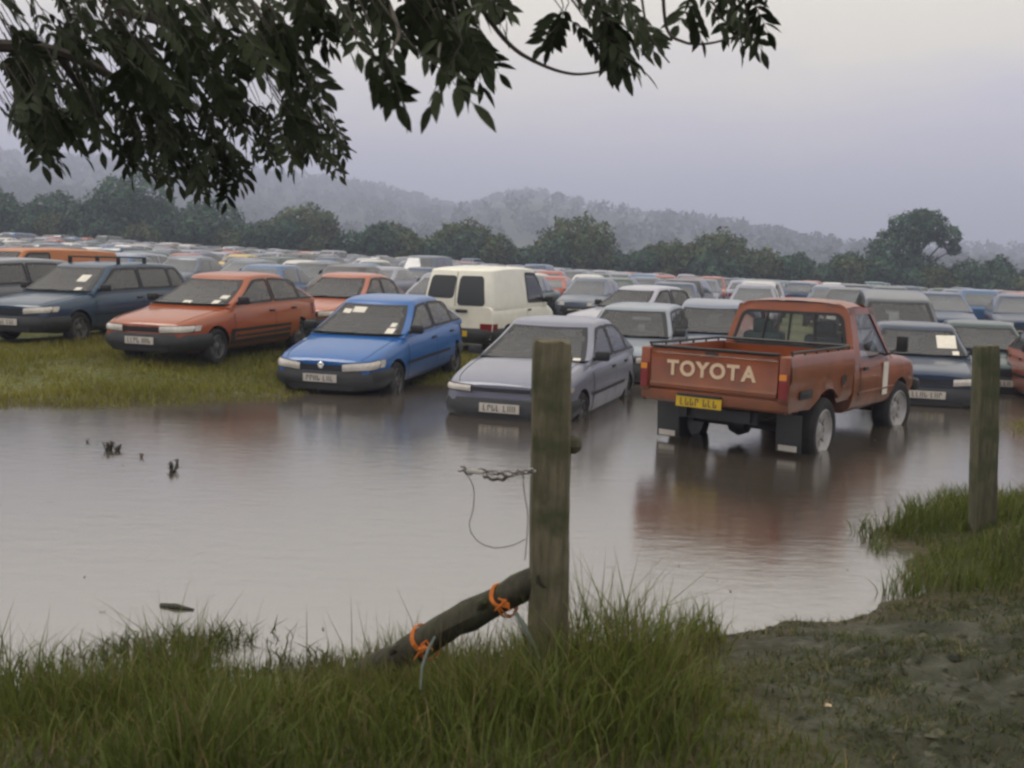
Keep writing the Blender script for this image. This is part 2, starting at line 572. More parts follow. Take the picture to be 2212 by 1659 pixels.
# ------------------------------------------------------------------ car builder
# a car is laid out with x measured back from the nose; it is turned so that +X is forward on the object
def rrect_frame(mb, outer, inner, mi=0):
    """quad strip between two closed loops of equal length"""
    n = len(outer)
    mb.add(list(outer) + list(inner), [(k, (k + 1) % n, n + (k + 1) % n, n + k) for k in range(n)], mi)


def fill_rows(pts, levels=9, nx=5):
    """rows of a convex outline given as (a, t) points, from its lowest t to its highest"""
    t0, t1 = min(p[1] for p in pts), max(p[1] for p in pts)
    rows = []
    for i in range(levels + 1):
        u = i / levels
        t = t0 + (t1 - t0) * min(max(0.5 - 0.5 * math.cos(math.pi * u), 0.004), 0.996)
        xs = []
        for k in range(len(pts)):
            a, b = pts[k], pts[(k + 1) % len(pts)]
            if (a[1] - t) * (b[1] - t) <= 0 and abs(a[1] - b[1]) > 1e-9:
                xs.append(a[0] + (b[0] - a[0]) * (t - a[1]) / (b[1] - a[1]))
        lo, hi = min(xs), max(xs)
        rows.append([(lo + (hi - lo) * j / nx, t) for j in range(nx + 1)])
    return rows


class Car:
    def __init__(s, L=4.0, W=1.68, H=1.38, fa=0.78, wb=2.56, zb=0.20, nose=None, gh=None, doors=5, wr=0.29, tail='hatch'):
        s.L, s.W, s.H, s.fa, s.wb, s.zb, s.wr, s.doors, s.tail = L, W, H, fa, wb, zb, wr, doors, tail
        hw = W / 2
        st = nose
        s.top = pchip([a[0] for a in st], [a[1] for a in st])
        s.hwf = pchip([a[0] for a in st], [a[2] * hw for a in st])
        s.bot = pchip([0, 0.25, 0.7, L - 0.7, L - 0.25, L], [zb + 0.08, zb + 0.02, zb, zb, zb + 0.03, zb + 0.12])
        s.prof = pchip([0, 0.06, 0.2, 0.5, 0.78, 0.92, 1.0], [0.84, 0.92, 0.975, 1.0, 0.985, 0.955, 0.89])
        # greenhouse: cowl x,z ; roof front x ; roof rear x ; tail base x,z ; roof z ; half widths
        s.g = gh

    def X(s, x):
        return s.L / 2 - x

    def hw_at(s, x, z):
        a, b = s.bot(x), s.top(x)
        return s.hwf(x) * s.prof(min(max((z - a) / (b - a), 0), 1))

    def lower(s, nx=34):
        xs = [0, 0.015, 0.04, 0.08, 0.14, 0.22] + list(np.linspace(0.34, s.L - 0.3, nx)) + [s.L - 0.2, s.L - 0.12, s.L - 0.06, s.L - 0.02, s.L]
        tz = [0, 0.05, 0.12, 0.25, 0.42, 0.6, 0.76, 0.88, 0.95, 1.0]
        rows = []
        for x in xs:
            a, b = s.bot(x), s.top(x); h = s.hwf(x)
            half = [(h * 0.5, a)] + [(h * s.prof(t), a + (b - a) * t) for t in tz] + [(h * 0.7, b + 0.018), (h * 0.4, b + 0.03), (0, b + 0.034)]
            ring = [(s.X(x), y, z) for y, z in half] + [(s.X(x), -y, z) for y, z in reversed(half[:-1])]
            rows.append(ring)
        mb = MB().grid([r_ + [r_[0]] for r_ in rows])
        mb.ngon(rows[0]); mb.ngon(list(reversed(rows[-1])))
        return mb

    # plan path round an end at height z: s=0 at the centre, positive to the car's left (+y)
    def path(s, sv, z, end, off):
        x0 = 0.0 if end == 'f' else s.L
        sg = 1 if end == 'f' else -1
        h0 = s.hw_at(x0, z)
        y = min(abs(sv), h0); k = 1 if sv >= 0 else -1
        bow = 0.035 * (1 - (y / h0) ** 2)
        if abs(sv) <= h0:
            px, py = x0 - sg * bow, y
            nx, ny = -sg, 0.25 * (y / h0) ** 3
        else:
            dx = abs(sv) - h0
            px = x0 + sg * dx * 0.98
            py = s.hw_at(px, z)
            nx, ny = -sg * 0.4 * math.exp(-dx * 9), 1.0
        n = math.hypot(nx, ny)
        return (s.X(px) - off * nx / n, k * (py + off * ny / n), z)

    def wrap(s, s0, s1, z0, z1, end='f', off=0.01, ns=14, nz=3, bulge=0.0, z0b=None, z1b=None, back=0.0):
        P = []
        for i in range(ns + 1):
            u = i / ns; sv = s0 + (s1 - s0) * u
            za = z0 if z0b is None else z0 + (z0b - z0) * u
            zc = z1 if z1b is None else z1 + (z1b - z1) * u
            P.append([s.path(sv, za + (zc - za) * j / nz, end, off + bulge * math.sin(math.pi * j / nz)) for j in range(nz + 1)])
        if back:
            Q = []
            for i in range(ns + 1):
                u = i / ns; sv = s0 + (s1 - s0) * u
                za = z0 if z0b is None else z0 + (z0b - z0) * u
                zc = z1 if z1b is None else z1 + (z1b - z1) * u
                Q.append([s.path(sv, za, end, off - back)] + P[i] + [s.path(sv, zc, end, off - back)])
            P = Q
        return MB().grid(P)

    def side(s, xa, xb, z0, z1, sgn, off=0.004, n=8, nz=5, mi=0, xa1=None, xb1=None):
        """patch of the flank; xa/xb at the bottom, xa1/xb1 at the top"""
        P = []
        for i in range(n + 1):
            row = []
            for j in range(nz + 1):
                v = j / nz
                x0 = xa + ((xa if xa1 is None else xa1) - xa) * v; x1 = xb + ((xb if xb1 is None else xb1) - xb) * v
                x = x0 + (x1 - x0) * i / n
                zt = z1 if z1 is not None else s.top(x) - 0.035
                z = z0 + (zt - z0) * v
                row.append((s.X(x), sgn * (s.hw_at(x, z) + off), z))
            P.append(row)
        return MB().grid(P, mi)

    # greenhouse surface
    def gxf(s, t): g = s.g; return g['cx'] + (g['rf'] - g['cx']) * (t + 0.10 * t * (1 - t))
    def gxr(s, t): g = s.g; return g['tx'] + (g['rr'] - g['tx']) * (t ** 1.25 if s.tail != 'box' else t ** 2)
    def ghw(s, t): g = s.g; return g['hb'] + (g['hr'] - g['hb']) * (0.72 * t + 0.28 * t * t)
    def gz_(s, x, t):
        g = s.g
        b = g['cz'] + (g['tz'] - g['cz']) * (x - g['cx']) / (g['tx'] - g['cx'])
        u = (x - (g['rf'] + g['rr']) / 2) / ((g['rr'] - g['rf']) / 2)
        r_ = g['rz'] - 0.035 * min(u * u, 2.2)
        return b * (1 - t) + r_ * t

    def ring(s, t, n=5, nside=10):
        xf, xr, h = s.gxf(t), s.gxr(t), s.ghw(t)
        rc, bow = 0.13, 0.07
        pts = []
        for k in range(-4, 5):                      # front, from +y... to -y
            y = -k / 4 * (h - rc)
            pts.append((xf - bow * (1 - (y / h) ** 2) + 0.0, y))
        for k in range(1, n):
            a = math.pi / 2 * k / n
            pts.append((xf + rc - bow * 0.3 + 0 - rc * math.cos(a) + bow * 0.3 * math.sin(a), -(h - rc) - rc * math.sin(a)) if True else None)
        for k in range(nside + 1):
            pts.append((xf + rc + (xr - xf - 2 * rc) * k / nside, -h))
        for k in range(1, n):
            a = math.pi / 2 * k / n
            pts.append((xr - rc + rc * math.sin(a), -(h - rc) - rc * math.cos(a)))
        for k in range(-4, 5):
            y = k / 4 * (h - rc)
            pts.append((xr + 0.04 * (1 - (y / h) ** 2), y))
        for k in range(1, n):
            a = math.pi / 2 * k / n
            pts.append((xr - rc + rc * math.cos(a), (h - rc) + rc * math.sin(a)))
        for k in range(nside + 1):
            pts.append((xr - rc - (xr - xf - 2 * rc) * k / nside, h))
        for k in range(1, n):
            a = math.pi / 2 * k / n
            pts.append((xf + rc - bow * 0.3 - rc * math.sin(a) + bow * 0.3 * (1 - math.sin(a)) * 0, (h - rc) + rc * math.cos(a)))
        return [(x, y, s.gz_(x, t)) for x, y in pts]

    def cabin(s, levels=8, nside=10, holes=None):
        """holes: (rear window bottom t or None, list of side panes) leaves real window openings"""
        rows = []
        r0 = s.ring(0, nside=nside); rows.append([(x, y, z - 0.06) for x, y, z in r0])
        for k in range(levels + 1): rows.append(s.ring(k / levels, nside=nside))
        top = rows[-1]
        mx = sum(p[0] for p in top) / len(top)
        for f_, dz in ((0.965, 0.020), (0.88, 0.036), (0.6, 0.052), (0.25, 0.060)):
            rows.append([(mx + (p[0] - mx) * f_, p[1] * f_, p[2] * f_ + (1 - f_) * (s.g['rz']) + dz) for p in top])
        P = [[(s.X(x), y, z) for x, y, z in r_] + [(s.X(r_[0][0]), r_[0][1], r_[0][2])] for r_ in rows]
        mb = MB()
        nv_ = len(P[0])
        fs = []
        for a in range(len(P) - 1):
            for b in range(nv_ - 1):
                if holes is not None and 1 <= a <= levels:
                    t = (a - 0.5) / levels
                    q = rows[a]
                    x = (q[b % len(q)][0] + q[(b + 1) % len(q)][0]) / 2
                    c0 = 9 + 4; c1 = c0 + nside + 1; c2 = c1 + 4; c3 = c2 + 9; c4 = c3 + 4; c5 = c4 + nside + 1
                    if b < 8 and 0.083 < t < 0.917: continue
                    if holes[0] is not None and c2 <= b < c3 - 1 and holes[0] < t < 0.875: continue
                    sg = -1 if c0 <= b < c1 - 1 else (1 if c4 <= b < c5 - 1 else 0)
                    if sg and 0.1 < t < 0.88:
                        u = (t - 0.1) / 0.78
                        if any(g_ == sg and (bf + (tf - bf) * u) < x < (br_ + (tr_ - br_) * u) for bf, tf, tr_, br_, g_ in holes[1]): continue
                fs.append((a * nv_ + b, (a + 1) * nv_ + b, (a + 1) * nv_ + b + 1, a * nv_ + b + 1))
        mb.add([p for r_ in P for p in r_], fs)
        mb.ngon(P[-1][:-1])
        return mb

    def outline(s, corners, t0, t1, rad, ne=8):
        bf, tf, tr, br = corners
        cs = [(bf, t0), (tf, t1), (tr, t1), (br, t0)]
        dt = 0.45; pts = []
        for i in range(4):
            p0, p1, p2 = cs[i - 1], cs[i], cs[(i + 1) % 4]

            def toward(p, q):
                l = math.hypot(q[0] - p[0], (q[1] - p[1]) * dt); k = min(rad / max(l, 1e-6), 0.45)
                return (p[0] + (q[0] - p[0]) * k, p[1] + (q[1] - p[1]) * k)
            a, b = toward(p1, p0), toward(p1, p2)
            for q in (0, 0.33, 0.67, 1):
                pts.append(((1 - q) ** 2 * a[0] + 2 * q * (1 - q) * p1[0] + q * q * b[0], (1 - q) ** 2 * a[1] + 2 * q * (1 - q) * p1[1] + q * q * b[1]))
            e_ = toward(p2, p1)
            for q in range(1, ne): pts.append((b[0] + (e_[0] - b[0]) * q / ne, b[1] + (e_[1] - b[1]) * q / ne))
        return pts

    def side_seal(s, c, sgn, off=0.009):
        a, b, cc, d = c
        o_ = s.outline((a - 0.03, b - 0.03, cc + 0.03, d + 0.03), 0.055, 0.925, 0.06)
        i_ = s.outline((a + 0.028, b + 0.028, cc - 0.028, d - 0.028), 0.145, 0.835, 0.03)
        mp_ = lambda x, t: (s.X(x), sgn * (s.ghw(t) + off), s.gz_(x, t))
        mb = MB(); rrect_frame(mb, [mp_(*p) for p in o_], [mp_(*p) for p in i_])
        return mb

    def pane_frame(s, t0, t1, ti0, ti1, m0, m1, off, rear=False):
        mb = s.front_pane(t0, ti0, m0, off, rear, 12, 2).merge(s.front_pane(ti1, t1, m0, off, rear, 12, 2))
        for sg in (1, -1):
            P = []
            for i in range(9):
                t = ti0 + (ti1 - ti0) * i / 8; H = s.ghw(t); row = []
                for y in (H - m0, H - (m0 + m1) / 2, H - m1):
                    x = (s.gxr(t) + 0.04 * (1 - (y / H) ** 2) + off) if rear else (s.gxf(t) - 0.07 * (1 - (y / H) ** 2) - off)
                    row.append((s.X(x), sg * y, s.gz_(x, t)))
                P.append(row)
            mb.grid(P)
        return mb

    def front_pane(s, t0, t1, m=0.1, off=0.006, rear=False, n=10, nz=5, mb_=0.06):
        P = []
        for i in range(n + 1):
            row = []
            for j in range(nz + 1):
                t = t0 + (t1 - t0) * j / nz
                h = s.ghw(t) - m
                y = -h + 2 * h * i / n
                H = s.ghw(t)
                x = (s.gxr(t) + 0.04 * (1 - (y / H) ** 2) + off) if rear else (s.gxf(t) - 0.07 * (1 - (y / H) ** 2) - off)
                row.append((s.X(x), y, s.gz_(x, t)))
            P.append(row)
        return MB().grid(P)

    def side_pane(s, corners, t0, t1, sgn, off=0.006, rad=0.035):
        """corners: x at bottom-front, top-front, top-rear, bottom-rear"""
        bf, tf, tr, br = corners
        cs = [(bf, t0), (tf, t1), (tr, t1), (br, t0)]
        dt = 0.45                          # t units per metre, roughly
        pts = []
        n = len(cs)
        for i in range(n):
            p0, p1, p2 = cs[i - 1], cs[i], cs[(i + 1) % n]

            def toward(p, q, d):
                vx, vy = (q[0] - p[0]), (q[1] - p[1]) * dt
                l = math.hypot(vx, vy); k = min(d / max(l, 1e-6), 0.45)
                return (p[0] + (q[0] - p[0]) * k, p[1] + (q[1] - p[1]) * k)
            a, b = toward(p1, p0, rad), toward(p1, p2, rad)
            for q in (0, 0.33, 0.67, 1):
                pts.append(((1 - q) ** 2 * a[0] + 2 * q * (1 - q) * p1[0] + q * q * b[0], (1 - q) ** 2 * a[1] + 2 * q * (1 - q) * p1[1] + q * q * b[1]))
        # fill with rows following t so the pane bends with the cabin side
        return MB().grid([[(s.X(x), sgn * (s.ghw(t) + off), s.gz_(x, t)) for x, t in r_] for r_ in fill_rows(pts)])


def wheel_parts(wr, width=0.19, spokes=6, dish=0.02):
    ty = MB().lathe([(-width / 2 + 0.02, wr * 0.62), (-width / 2, wr * 0.72), (-width / 2, wr * 0.88), (-width / 2 + 0.025, wr * 0.97), (-width / 4, wr), (width / 4, wr),
                     (width / 2 - 0.025, wr * 0.97), (width / 2, wr * 0.88), (width / 2, wr * 0.72), (width / 2 - 0.02, wr * 0.62)], 24)
    rm = MB().lathe([(width / 2 - 0.012, wr * 0.66), (width / 2 - 0.004, wr * 0.62), (width / 2 - 0.03, wr * 0.58), (width / 2 - dish - 0.02, wr * 0.3), (width / 2 - dish, wr * 0.2), (width / 2 - dish + 0.01, 0.001)], 24)
    rm.lathe([(-width / 2 + 0.03, wr * 0.64), (-width / 2 + 0.05, 0.001)], 16)
    for k in range(spokes):
        a = 2 * math.pi * k / spokes
        rm.box((math.cos(a) * wr * 0.42, width / 2 - dish - 0.005, math.sin(a) * wr * 0.42), (wr * 0.3, 0.02, wr * 0.12), Matrix.Rotation(-a, 3, 'Y'))
    return ty, rm


def cut_arches(o, centres, r, depth, hw):
    """wheel arches cut out of a closed body mesh"""
    mb = MB()
    for (x, z) in centres:
        for sg in (1, -1):
            y0 = sg * (hw + 0.3); y1 = sg * (hw - depth)
            n = 20
            A = [(x + r * math.cos(2 * math.pi * k / n), y0, z + r * math.sin(2 * math.pi * k / n)) for k in range(n)]
            B = [(a[0], y1, a[2]) for a in A]
            b0 = len(mb.v)
            mb.v += A + B
            for k in range(n):
                mb.f.append((b0 + k, b0 + (k + 1) % n, b0 + n + (k + 1) % n, b0 + n + k)); mb.m.append(0)
            mb.f.append(tuple(b0 + k for k in range(n))); mb.m.append(0)
            mb.f.append(tuple(b0 + n + k for k in reversed(range(n)))); mb.m.append(0)
    c = mb.build('cutter', [m_black], smooth=False)
    md = o.modifiers.new('b', 'BOOLEAN'); md.object = c; md.operation = 'DIFFERENCE'; md.solver = 'EXACT'; md.material_mode = 'TRANSFER'
    dg = bpy.context.evaluated_depsgraph_get(); dg.update()
    me = bpy.data.meshes.new_from_object(o.evaluated_get(dg), depsgraph=dg)
    o.modifiers.clear()
    o.data = me
    bpy.data.objects.remove(c)
    me.shade_smooth(); me.set_sharp_from_angle(angle=R(32))
    return o


def plate(parent, pos, rotm, mat, seed=0, w_=0.52, h_=0.11):
    mb = MB().box(pos, (0.012, w_, h_), rotm)
    p = mb.build('number_plate', mat, parent, smooth=False)
    rr = random.Random(seed)
    ink = MB()
    y = -w_ / 2 + 0.05
    rm = rotm or Matrix.Identity(3)
    for k in range(7):
        if k == 4: y += 0.035
        cw = 0.042
        nrm = 0.0075
        def bar(dy, dz, sy, sz):
            ink.box(Vector(pos) + rm @ Vector((nrm, y + cw / 2 + dy, dz)), (0.003, sy, sz), rotm)
        kind = rr.randint(0, 3)
        bar(-0.014, 0, 0.010, 0.075)
        if kind != 1: bar(0.014, 0 if kind == 0 else (0.018 if kind == 2 else -0.018), 0.010, 0.075 if kind == 0 else 0.035)
        if kind != 0: bar(0.0, 0.032 if kind == 2 else -0.032, 0.024, 0.010)
        y += cw + 0.015
    tag(ink.build('lettering', m_ink, p, smooth=False), kind='stuff')
    return p


def make_car(name, car, paint=None, detail=True, joined=False, front_dark=True, plate_seed=1, lamps=None, badge=False, cladding=None, roofbars=False,
             papers=(), rim=None, two_tone_bumper=None, grille=True, panel_van=False, van_rear=False):
    s = car; L = s.L; g = s.g
    paint = paint or m_paint; rim = rim or m_rimdk
    parts = []          # (name, mb, material, subparts)
    low, cab = s.lower(34 if detail else 12), s.cabin(8 if detail else 4)
    root = None
    if not joined: root = empty(name)
    fx, rx = s.X(s.fa), s.X(s.fa + s.wb)
    lamps = lamps or dict(y0=0.36, y1=0.78, zi=(0.56, 0.66), zo=(0.60, 0.70))
    bm_f = s.wrap(-1.25, 1.25, s.zb + 0.04, s.zb + 0.32, 'f', 0.006, 22 if detail else 8, 5 if detail else 2, 0.035, back=0.02)
    bm_r = s.wrap(-1.25, 1.25, s.zb + 0.06, s.zb + 0.36, 'r', 0.006, 22 if detail else 8, 5 if detail else 2, 0.035, back=0.02)
    bmat = two_tone_bumper or m_dkgrey
    ws = s.front_pane(0.06, 0.93, 0.10, 0.007)
    wsf = s.front_pane(0.02, 0.965, 0.065, 0.003)
    rw = s.front_pane(0.25 if s.tail == 'box' else 0.10, 0.90, 0.13, 0.007, rear=True)
    panes = []
    f_b, f_t = s.gxf(0.08) + 0.16, s.gxf(0.9) + 0.15
    r_b, r_t = s.gxr(0.08) - 0.16, s.gxr(0.9) - 0.14
    if s.tail == 'box': r_b, r_t = r_b - 0.04, r_t - 0.04
    mid = f_b + (r_b - f_b) * (0.46 if s.doors == 5 else 0.52)
    for sg in (1, -1):
        if panel_van:
            m1 = f_t + 0.58
            panes.append((f_b, f_t, m1, m1 - 0.02, sg))
        elif s.doors == 5:
            m2 = mid + (r_b - mid) * 0.66
            panes.append((f_b, f_t, mid - 0.03, mid - 0.04, sg))
            panes.append((mid + 0.04, mid + 0.05, m2 - 0.03, m2 - 0.02, sg))
            panes.append((m2 + 0.03, m2 + 0.03, r_t, r_b, sg))
        else:
            panes.append((f_b, f_t, mid - 0.02, mid - 0.02, sg))
            panes.append((mid + 0.05, mid + 0.05, r_t, r_b, sg))
    if joined:
        J = MB()
        J.merge(low, 0); J.merge(cab, 0); J.merge(bm_f, 1); J.merge(bm_r, 1)
        J.merge(ws, 2); J.merge(rw, 2)
        for (a, b, c, d, sg) in panes: J.merge(s.side_pane((a, b, c, d), 0.1, 0.88, sg), 2)
        for sg in (1, -1):
            for xx in (fx, rx):
                ty = MB().lathe([(-0.1, s.wr * 0.6), (-0.1, s.wr), (0.1, s.wr), (0.1, s.wr * 0.6)], 12, c=(xx, sg * (s.W / 2 - 0.09), s.wr))
                J.merge(ty, 1)
                J.merge(MB().lathe([(0, s.wr * 0.6), (0.01 * sg, 0.001)], 10, c=(xx, sg * (s.W / 2 + 0.0), s.wr)), 4)
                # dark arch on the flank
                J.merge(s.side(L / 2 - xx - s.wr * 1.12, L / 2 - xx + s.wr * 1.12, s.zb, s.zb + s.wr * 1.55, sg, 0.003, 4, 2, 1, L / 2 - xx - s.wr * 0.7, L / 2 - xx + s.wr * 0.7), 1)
            lo, hi = (lamps['y0'], lamps['y1']) if sg > 0 else (-lamps['y0'], -lamps['y1'])
            J.merge(s.wrap(lo, hi, lamps['zi'][0], lamps['zi'][1], 'f', 0.012, 4, 1, 0.0, lamps['zo'][0], lamps['zo'][1]), 3)
            J.merge(s.wrap(lo, hi * 1.05, 0.66, 0.80, 'r', 0.012, 4, 1), 5)
        J.merge(MB().box((L / 2 + 0.055, 0, s.zb + 0.2), (0.01, 0.5, 0.1)), 6)
        return J.mesh(name, [paint, m_black, m_glass, m_lamp, m_rimdk, m_redlens, m_plate], True, 38)

    hrear = None if panel_van else (0.25 if s.tail == 'box' else 0.10)
    cab = s.cabin(24, 60, (None if van_rear or panel_van else hrear + 0.03, panes))
    body = cab.build('body', [paint, m_black], root)
    # closed shell for the arches: cut the lower shell on its own, then join the cabin again
    lo_o = s.lower(34).build('tmp', [paint, m_black])
    cut_arches(lo_o, [(fx, s.wr * 1.0), (rx, s.wr * 1.0)], s.wr * 1.17, 0.24, s.W / 2)
    bm = bmesh.new(); bm.from_mesh(lo_o.data)
    bm.from_mesh(body.data)
    me = body.data; bm.to_mesh(me); bm.free()
    # material index: faces of the cutter came across as the second slot of the temporary mesh
    bpy.data.objects.remove(lo_o)
    me.shade_smooth(); me.set_sharp_from_angle(angle=R(32))
    bm_f.build('bumper', bmat, root); bm_r.build('bumper', bmat, root)
    lw = s.wrap(-0.5, 0.5, s.zb + 0.06, s.zb + 0.13, 'f', 0.047, 10, 2)
    lw.build('air_intake', m_black, root)
    if cladding:
        for sg in (1, -1):
            s.side(s.fa + s.wr * 1.2, s.fa + s.wb - s.wr * 1.2, s.zb + 0.0, s.zb + cladding, sg, 0.006, 10, 3).build('sill_cladding', bmat, root)
    for sg in (1, -1):                 # bonnet shut lines
        MB().tube([(s.X(x), sg * 0.80 * s.hwf(x), s.top(x) + 0.0085) for x in np.linspace(0.06, g['cx'] - 0.06, 9)], 0.0055, 5).build('bonnet_gap', m_black, root)
    s.pane_frame(0.02, 0.965, 0.088, 0.912, 0.062, 0.137, 0.009).build('windscreen_surround', m_black, root)
    w1 = ws.build('windscreen', m_cglass, root)
    # inside: shelf and dashboard at sill height, seats, steering wheel
    r0_ = s.ring(0.0)
    MB().ngon([(s.X(g['cx'] + (x - g['cx']) * 0.985 + 0.02), y * 0.965, s.gz_(x, 0.0) + 0.045) for x, y, z in r0_]).build('interior', m_seat, root, smooth=False)
    MB().box((s.X(g['cx'] + 0.34), 0, g['cz'] + 0.055), (0.40, 2 * g['hb'] - 0.2, 0.07), bev=0.03).build('dashboard', m_black, root)
    sx_ = g['rf'] + 0.42
    rows_ = [(sx_, 0.36), (sx_, -0.36)] + ([] if panel_van else [(sx_ + 0.85, 0.38), (sx_ + 0.85, -0.38)])
    for (xx, yy) in rows_:
        sb = MB().box((s.X(xx), yy, g['cz'] + 0.10), (0.15, 0.46, 0.24), Matrix.Rotation(R(-14), 3, 'Y'), bev=0.05)
        sb.box((s.X(xx + 0.055), yy, g['cz'] + 0.285), (0.085, 0.24, 0.15), Matrix.Rotation(R(-14), 3, 'Y'), bev=0.035)
        sb.build('seat', m_seatd, root)
    MB().tube([Vector((s.X(g['cx'] + 0.62), -0.36, g['cz'] + 0.06)) + Matrix.Rotation(R(-28), 3, 'Y') @ Vector((0, 0.17 * math.cos(a), 0.17 * math.sin(a))) for a in np.linspace(0, 2 * math.pi, 15)], 0.013, 6, cap=False).build('steering_wheel', m_black, root)
    MB().box((s.X(g['rf'] - 0.06), 0, g['rz'] - 0.13), (0.03, 0.22, 0.06), bev=0.01).build('rear_view_mirror', m_black, root)
    # wipers
    for yy, ln in ((0.02, 0.55), (-0.48, 0.5)):
        p0 = Vector((s.X(s.gxf(0.03) - 0.075), yy, s.gz_(g['cx'], 0.03) + 0.012)); 
        t1 = 0.11
        p1 = Vector((s.X(s.gxf(t1) - 0.085), yy + ln, s.gz_(s.gxf(t1), t1) + 0.004))
        MB().tube([p0, p1], 0.007, 5).build('wiper', m_black, w1)
    rsur = s.front_pane(0.20 if s.tail == 'box' else 0.05, 0.94, 0.09, 0.003, rear=True)
    if van_rear:                      # two unequal rear doors, a window in each
        def rp(y, t, off): 
            H_ = s.ghw(t); x = s.gxr(t) + 0.04 * (1 - (y / H_) ** 2) + off
            return (s.X(x), y, s.gz_(x, t))
        for (a0, a1, c0, c1, tb) in ((0.69, 0.60, 0.10, 0.05, 0.22), (0.0, -0.04, -0.60, -0.53, 0.02)):
            for nm, mt, e_, off in (('window_seal', m_black, 0.010, 0.004), ('rear_window', m_dglass, 0.0, 0.008)):
                o4 = [(a0 + e_, tb - e_), (a1 + e_, 0.86 + e_), (c1 - e_, 0.86 + e_), (c0 - e_, tb - e_)]
                pts = []
                for q in range(4):
                    p0, p1, p2 = o4[q - 1], o4[q], o4[(q + 1) % 4]
                    for w_ in (0.0, 0.3, 0.7, 1.0):
                        A_ = [p1[k] + (p0[k] - p1[k]) * 0.14 for k in (0, 1)]; B_ = [p1[k] + (p2[k] - p1[k]) * 0.14 for k in (0, 1)]
                        pts.append(tuple((1 - w_) ** 2 * A_[k] + 2 * w_ * (1 - w_) * p1[k] + w_ * w_ * B_[k] for k in (0, 1)))
                MB().grid([[rp(y, t, off) for y, t in r_] for r_ in fill_rows(pts, 9, 7)]).build(nm, mt, root)
        MB().tube([rp(0.05, 0.0, 0.006), rp(0.045, 0.5, 0.006), rp(0.04, 0.97, 0.006)], 0.006, 5).build('door_gap', m_black, root)
        MB().box((s.X(s.L + 0.02), -0.10, 0.92), (0.05, 0.26, 0.05), bev=0.012).build('handle', m_black, root)
    else:
        if panel_van:
            rsur.build('rear_window_surround', m_black, root); rw.build('rear_window', m_glass, root)
        else:
            s.pane_frame(hrear - 0.045, 0.94, hrear + 0.045, 0.86, 0.09, 0.15, 0.009, True).build('rear_window_surround', m_black, root)
            rw.build('rear_window', m_cglass, root)
    for (a, b, c, d, sg) in panes:
        s.side_seal((a, b, c, d), sg).build('window_seal', m_black, root)
        s.side_pane((a, b, c, d), 0.1, 0.88, sg, 0.006).build('side_window', m_cglass, root)
    # doors: panels set a few millimetres proud, with their dark shut lines
    dz0 = s.zb + 0.09
    spans = [(f_b - 0.10, mid)] + ([(mid + 0.012, s.fa + s.wb - 0.12)] if s.doors == 5 and not panel_van else [])
    if panel_van: spans = [(f_b - 0.1, f_t + 0.62)]
    for sg in (1, -1):
        for (a, b) in spans:
            b1 = b if b == mid else b + 0.16
            if panel_van: b1 = b
            s.side(a - 0.008, b + 0.008, dz0 - 0.008, None, sg, 0.0025, 10, 6, 0, a - 0.008, b1 + 0.008).build('door_gap', m_black, root)
            dr = s.side(a, b, dz0, None, sg, 0.006, 10, 6, 0, a, b1).build('door', paint, root)
            hx = b - 0.12; hz = s.top(hx) - 0.14
            MB().box((s.X(hx), sg * (s.hw_at(hx, hz) + 0.014), hz), (0.16, 0.02, 0.035), bev=0.006).build('handle', m_black, dr)
        # rubbing strip
        s.side(s.fa + s.wr * 1.25, s.fa + s.wb - s.wr * 1.25, s.zb + 0.30, s.zb + 0.345, sg, 0.014, 10, 2).build('rubbing_strip', m_black, root)
        # mirror
        mx_, mz_ = g['cx'] + 0.30, s.gz_(g['cx'] + 0.3, 0.0) + 0.10
        mr = MB().box((s.X(mx_), sg * (s.ghw(0.1) + 0.12), mz_), (0.09, 0.20, 0.13), bev=0.03)
        mr.box((s.X(mx_), sg * (s.ghw(0.1) + 0.02), mz_ - 0.04), (0.05, 0.10, 0.03))
        mr.build('mirror', m_black, root)
        # headlamp
        lo, hi = (lamps['y0'], lamps['y1']) if sg > 0 else (-lamps['y0'], -lamps['y1'])
        s.wrap(lo * 0.96, hi * 1.03, lamps['zi'][0] - 0.012, lamps['zi'][1] + 0.012, 'f', 0.008, 10, 2, 0, lamps['zo'][0] - 0.012, lamps['zo'][1] + 0.012).build('headlight_surround', m_black, root)
        hl = s.wrap(lo, hi, lamps['zi'][0], lamps['zi'][1], 'f', 0.014, 10, 3, 0.012, lamps['zo'][0], lamps['zo'][1]).build('headlight', m_lamp, root)
        a0 = hi * 1.03; a1 = hi * 1.03 + (0.13 if sg > 0 else -0.13)
        s.wrap(a0, a1, lamps['zo'][0] + 0.005, lamps['zo'][1] - 0.005, 'f', 0.016, 4, 2).build('indicator', m_amber if lamps.get('amber') else m_lamp, root)
        rl = s.wrap((0.52 if sg > 0 else -0.52), (0.95 if sg > 0 else -0.95), (0.52 if van_rear else 0.66), (0.68 if van_rear else 0.86), 'r', 0.012, 6, 2).build('tail_light', m_redlens, root)
    if grille:
        s.wrap(-lamps['y0'] * 0.94, lamps['y0'] * 0.94, lamps['zi'][0] + 0.01, lamps['zi'][1] - 0.015, 'f', 0.010, 10, 2).build('grille', m_black, root)
    if badge:
        b = MB().lathe([(0, 0.001), (0.012, 0.03), (0, 0.05)], 10, 'z').build('badge', m_chrome, root)
        b.matrix_local = Matrix.Translation((L / 2 + 0.055, 0, lamps['zi'][1] - 0.02)) @ Matrix.Rotation(R(78), 4, 'Y')
    plate(root, (L / 2 + 0.088, 0, s.zb + 0.22), None, m_plate, plate_seed)
    plate(root, (-L / 2 - 0.088, 0, s.zb + 0.25), None, m_yplate, plate_seed + 50)
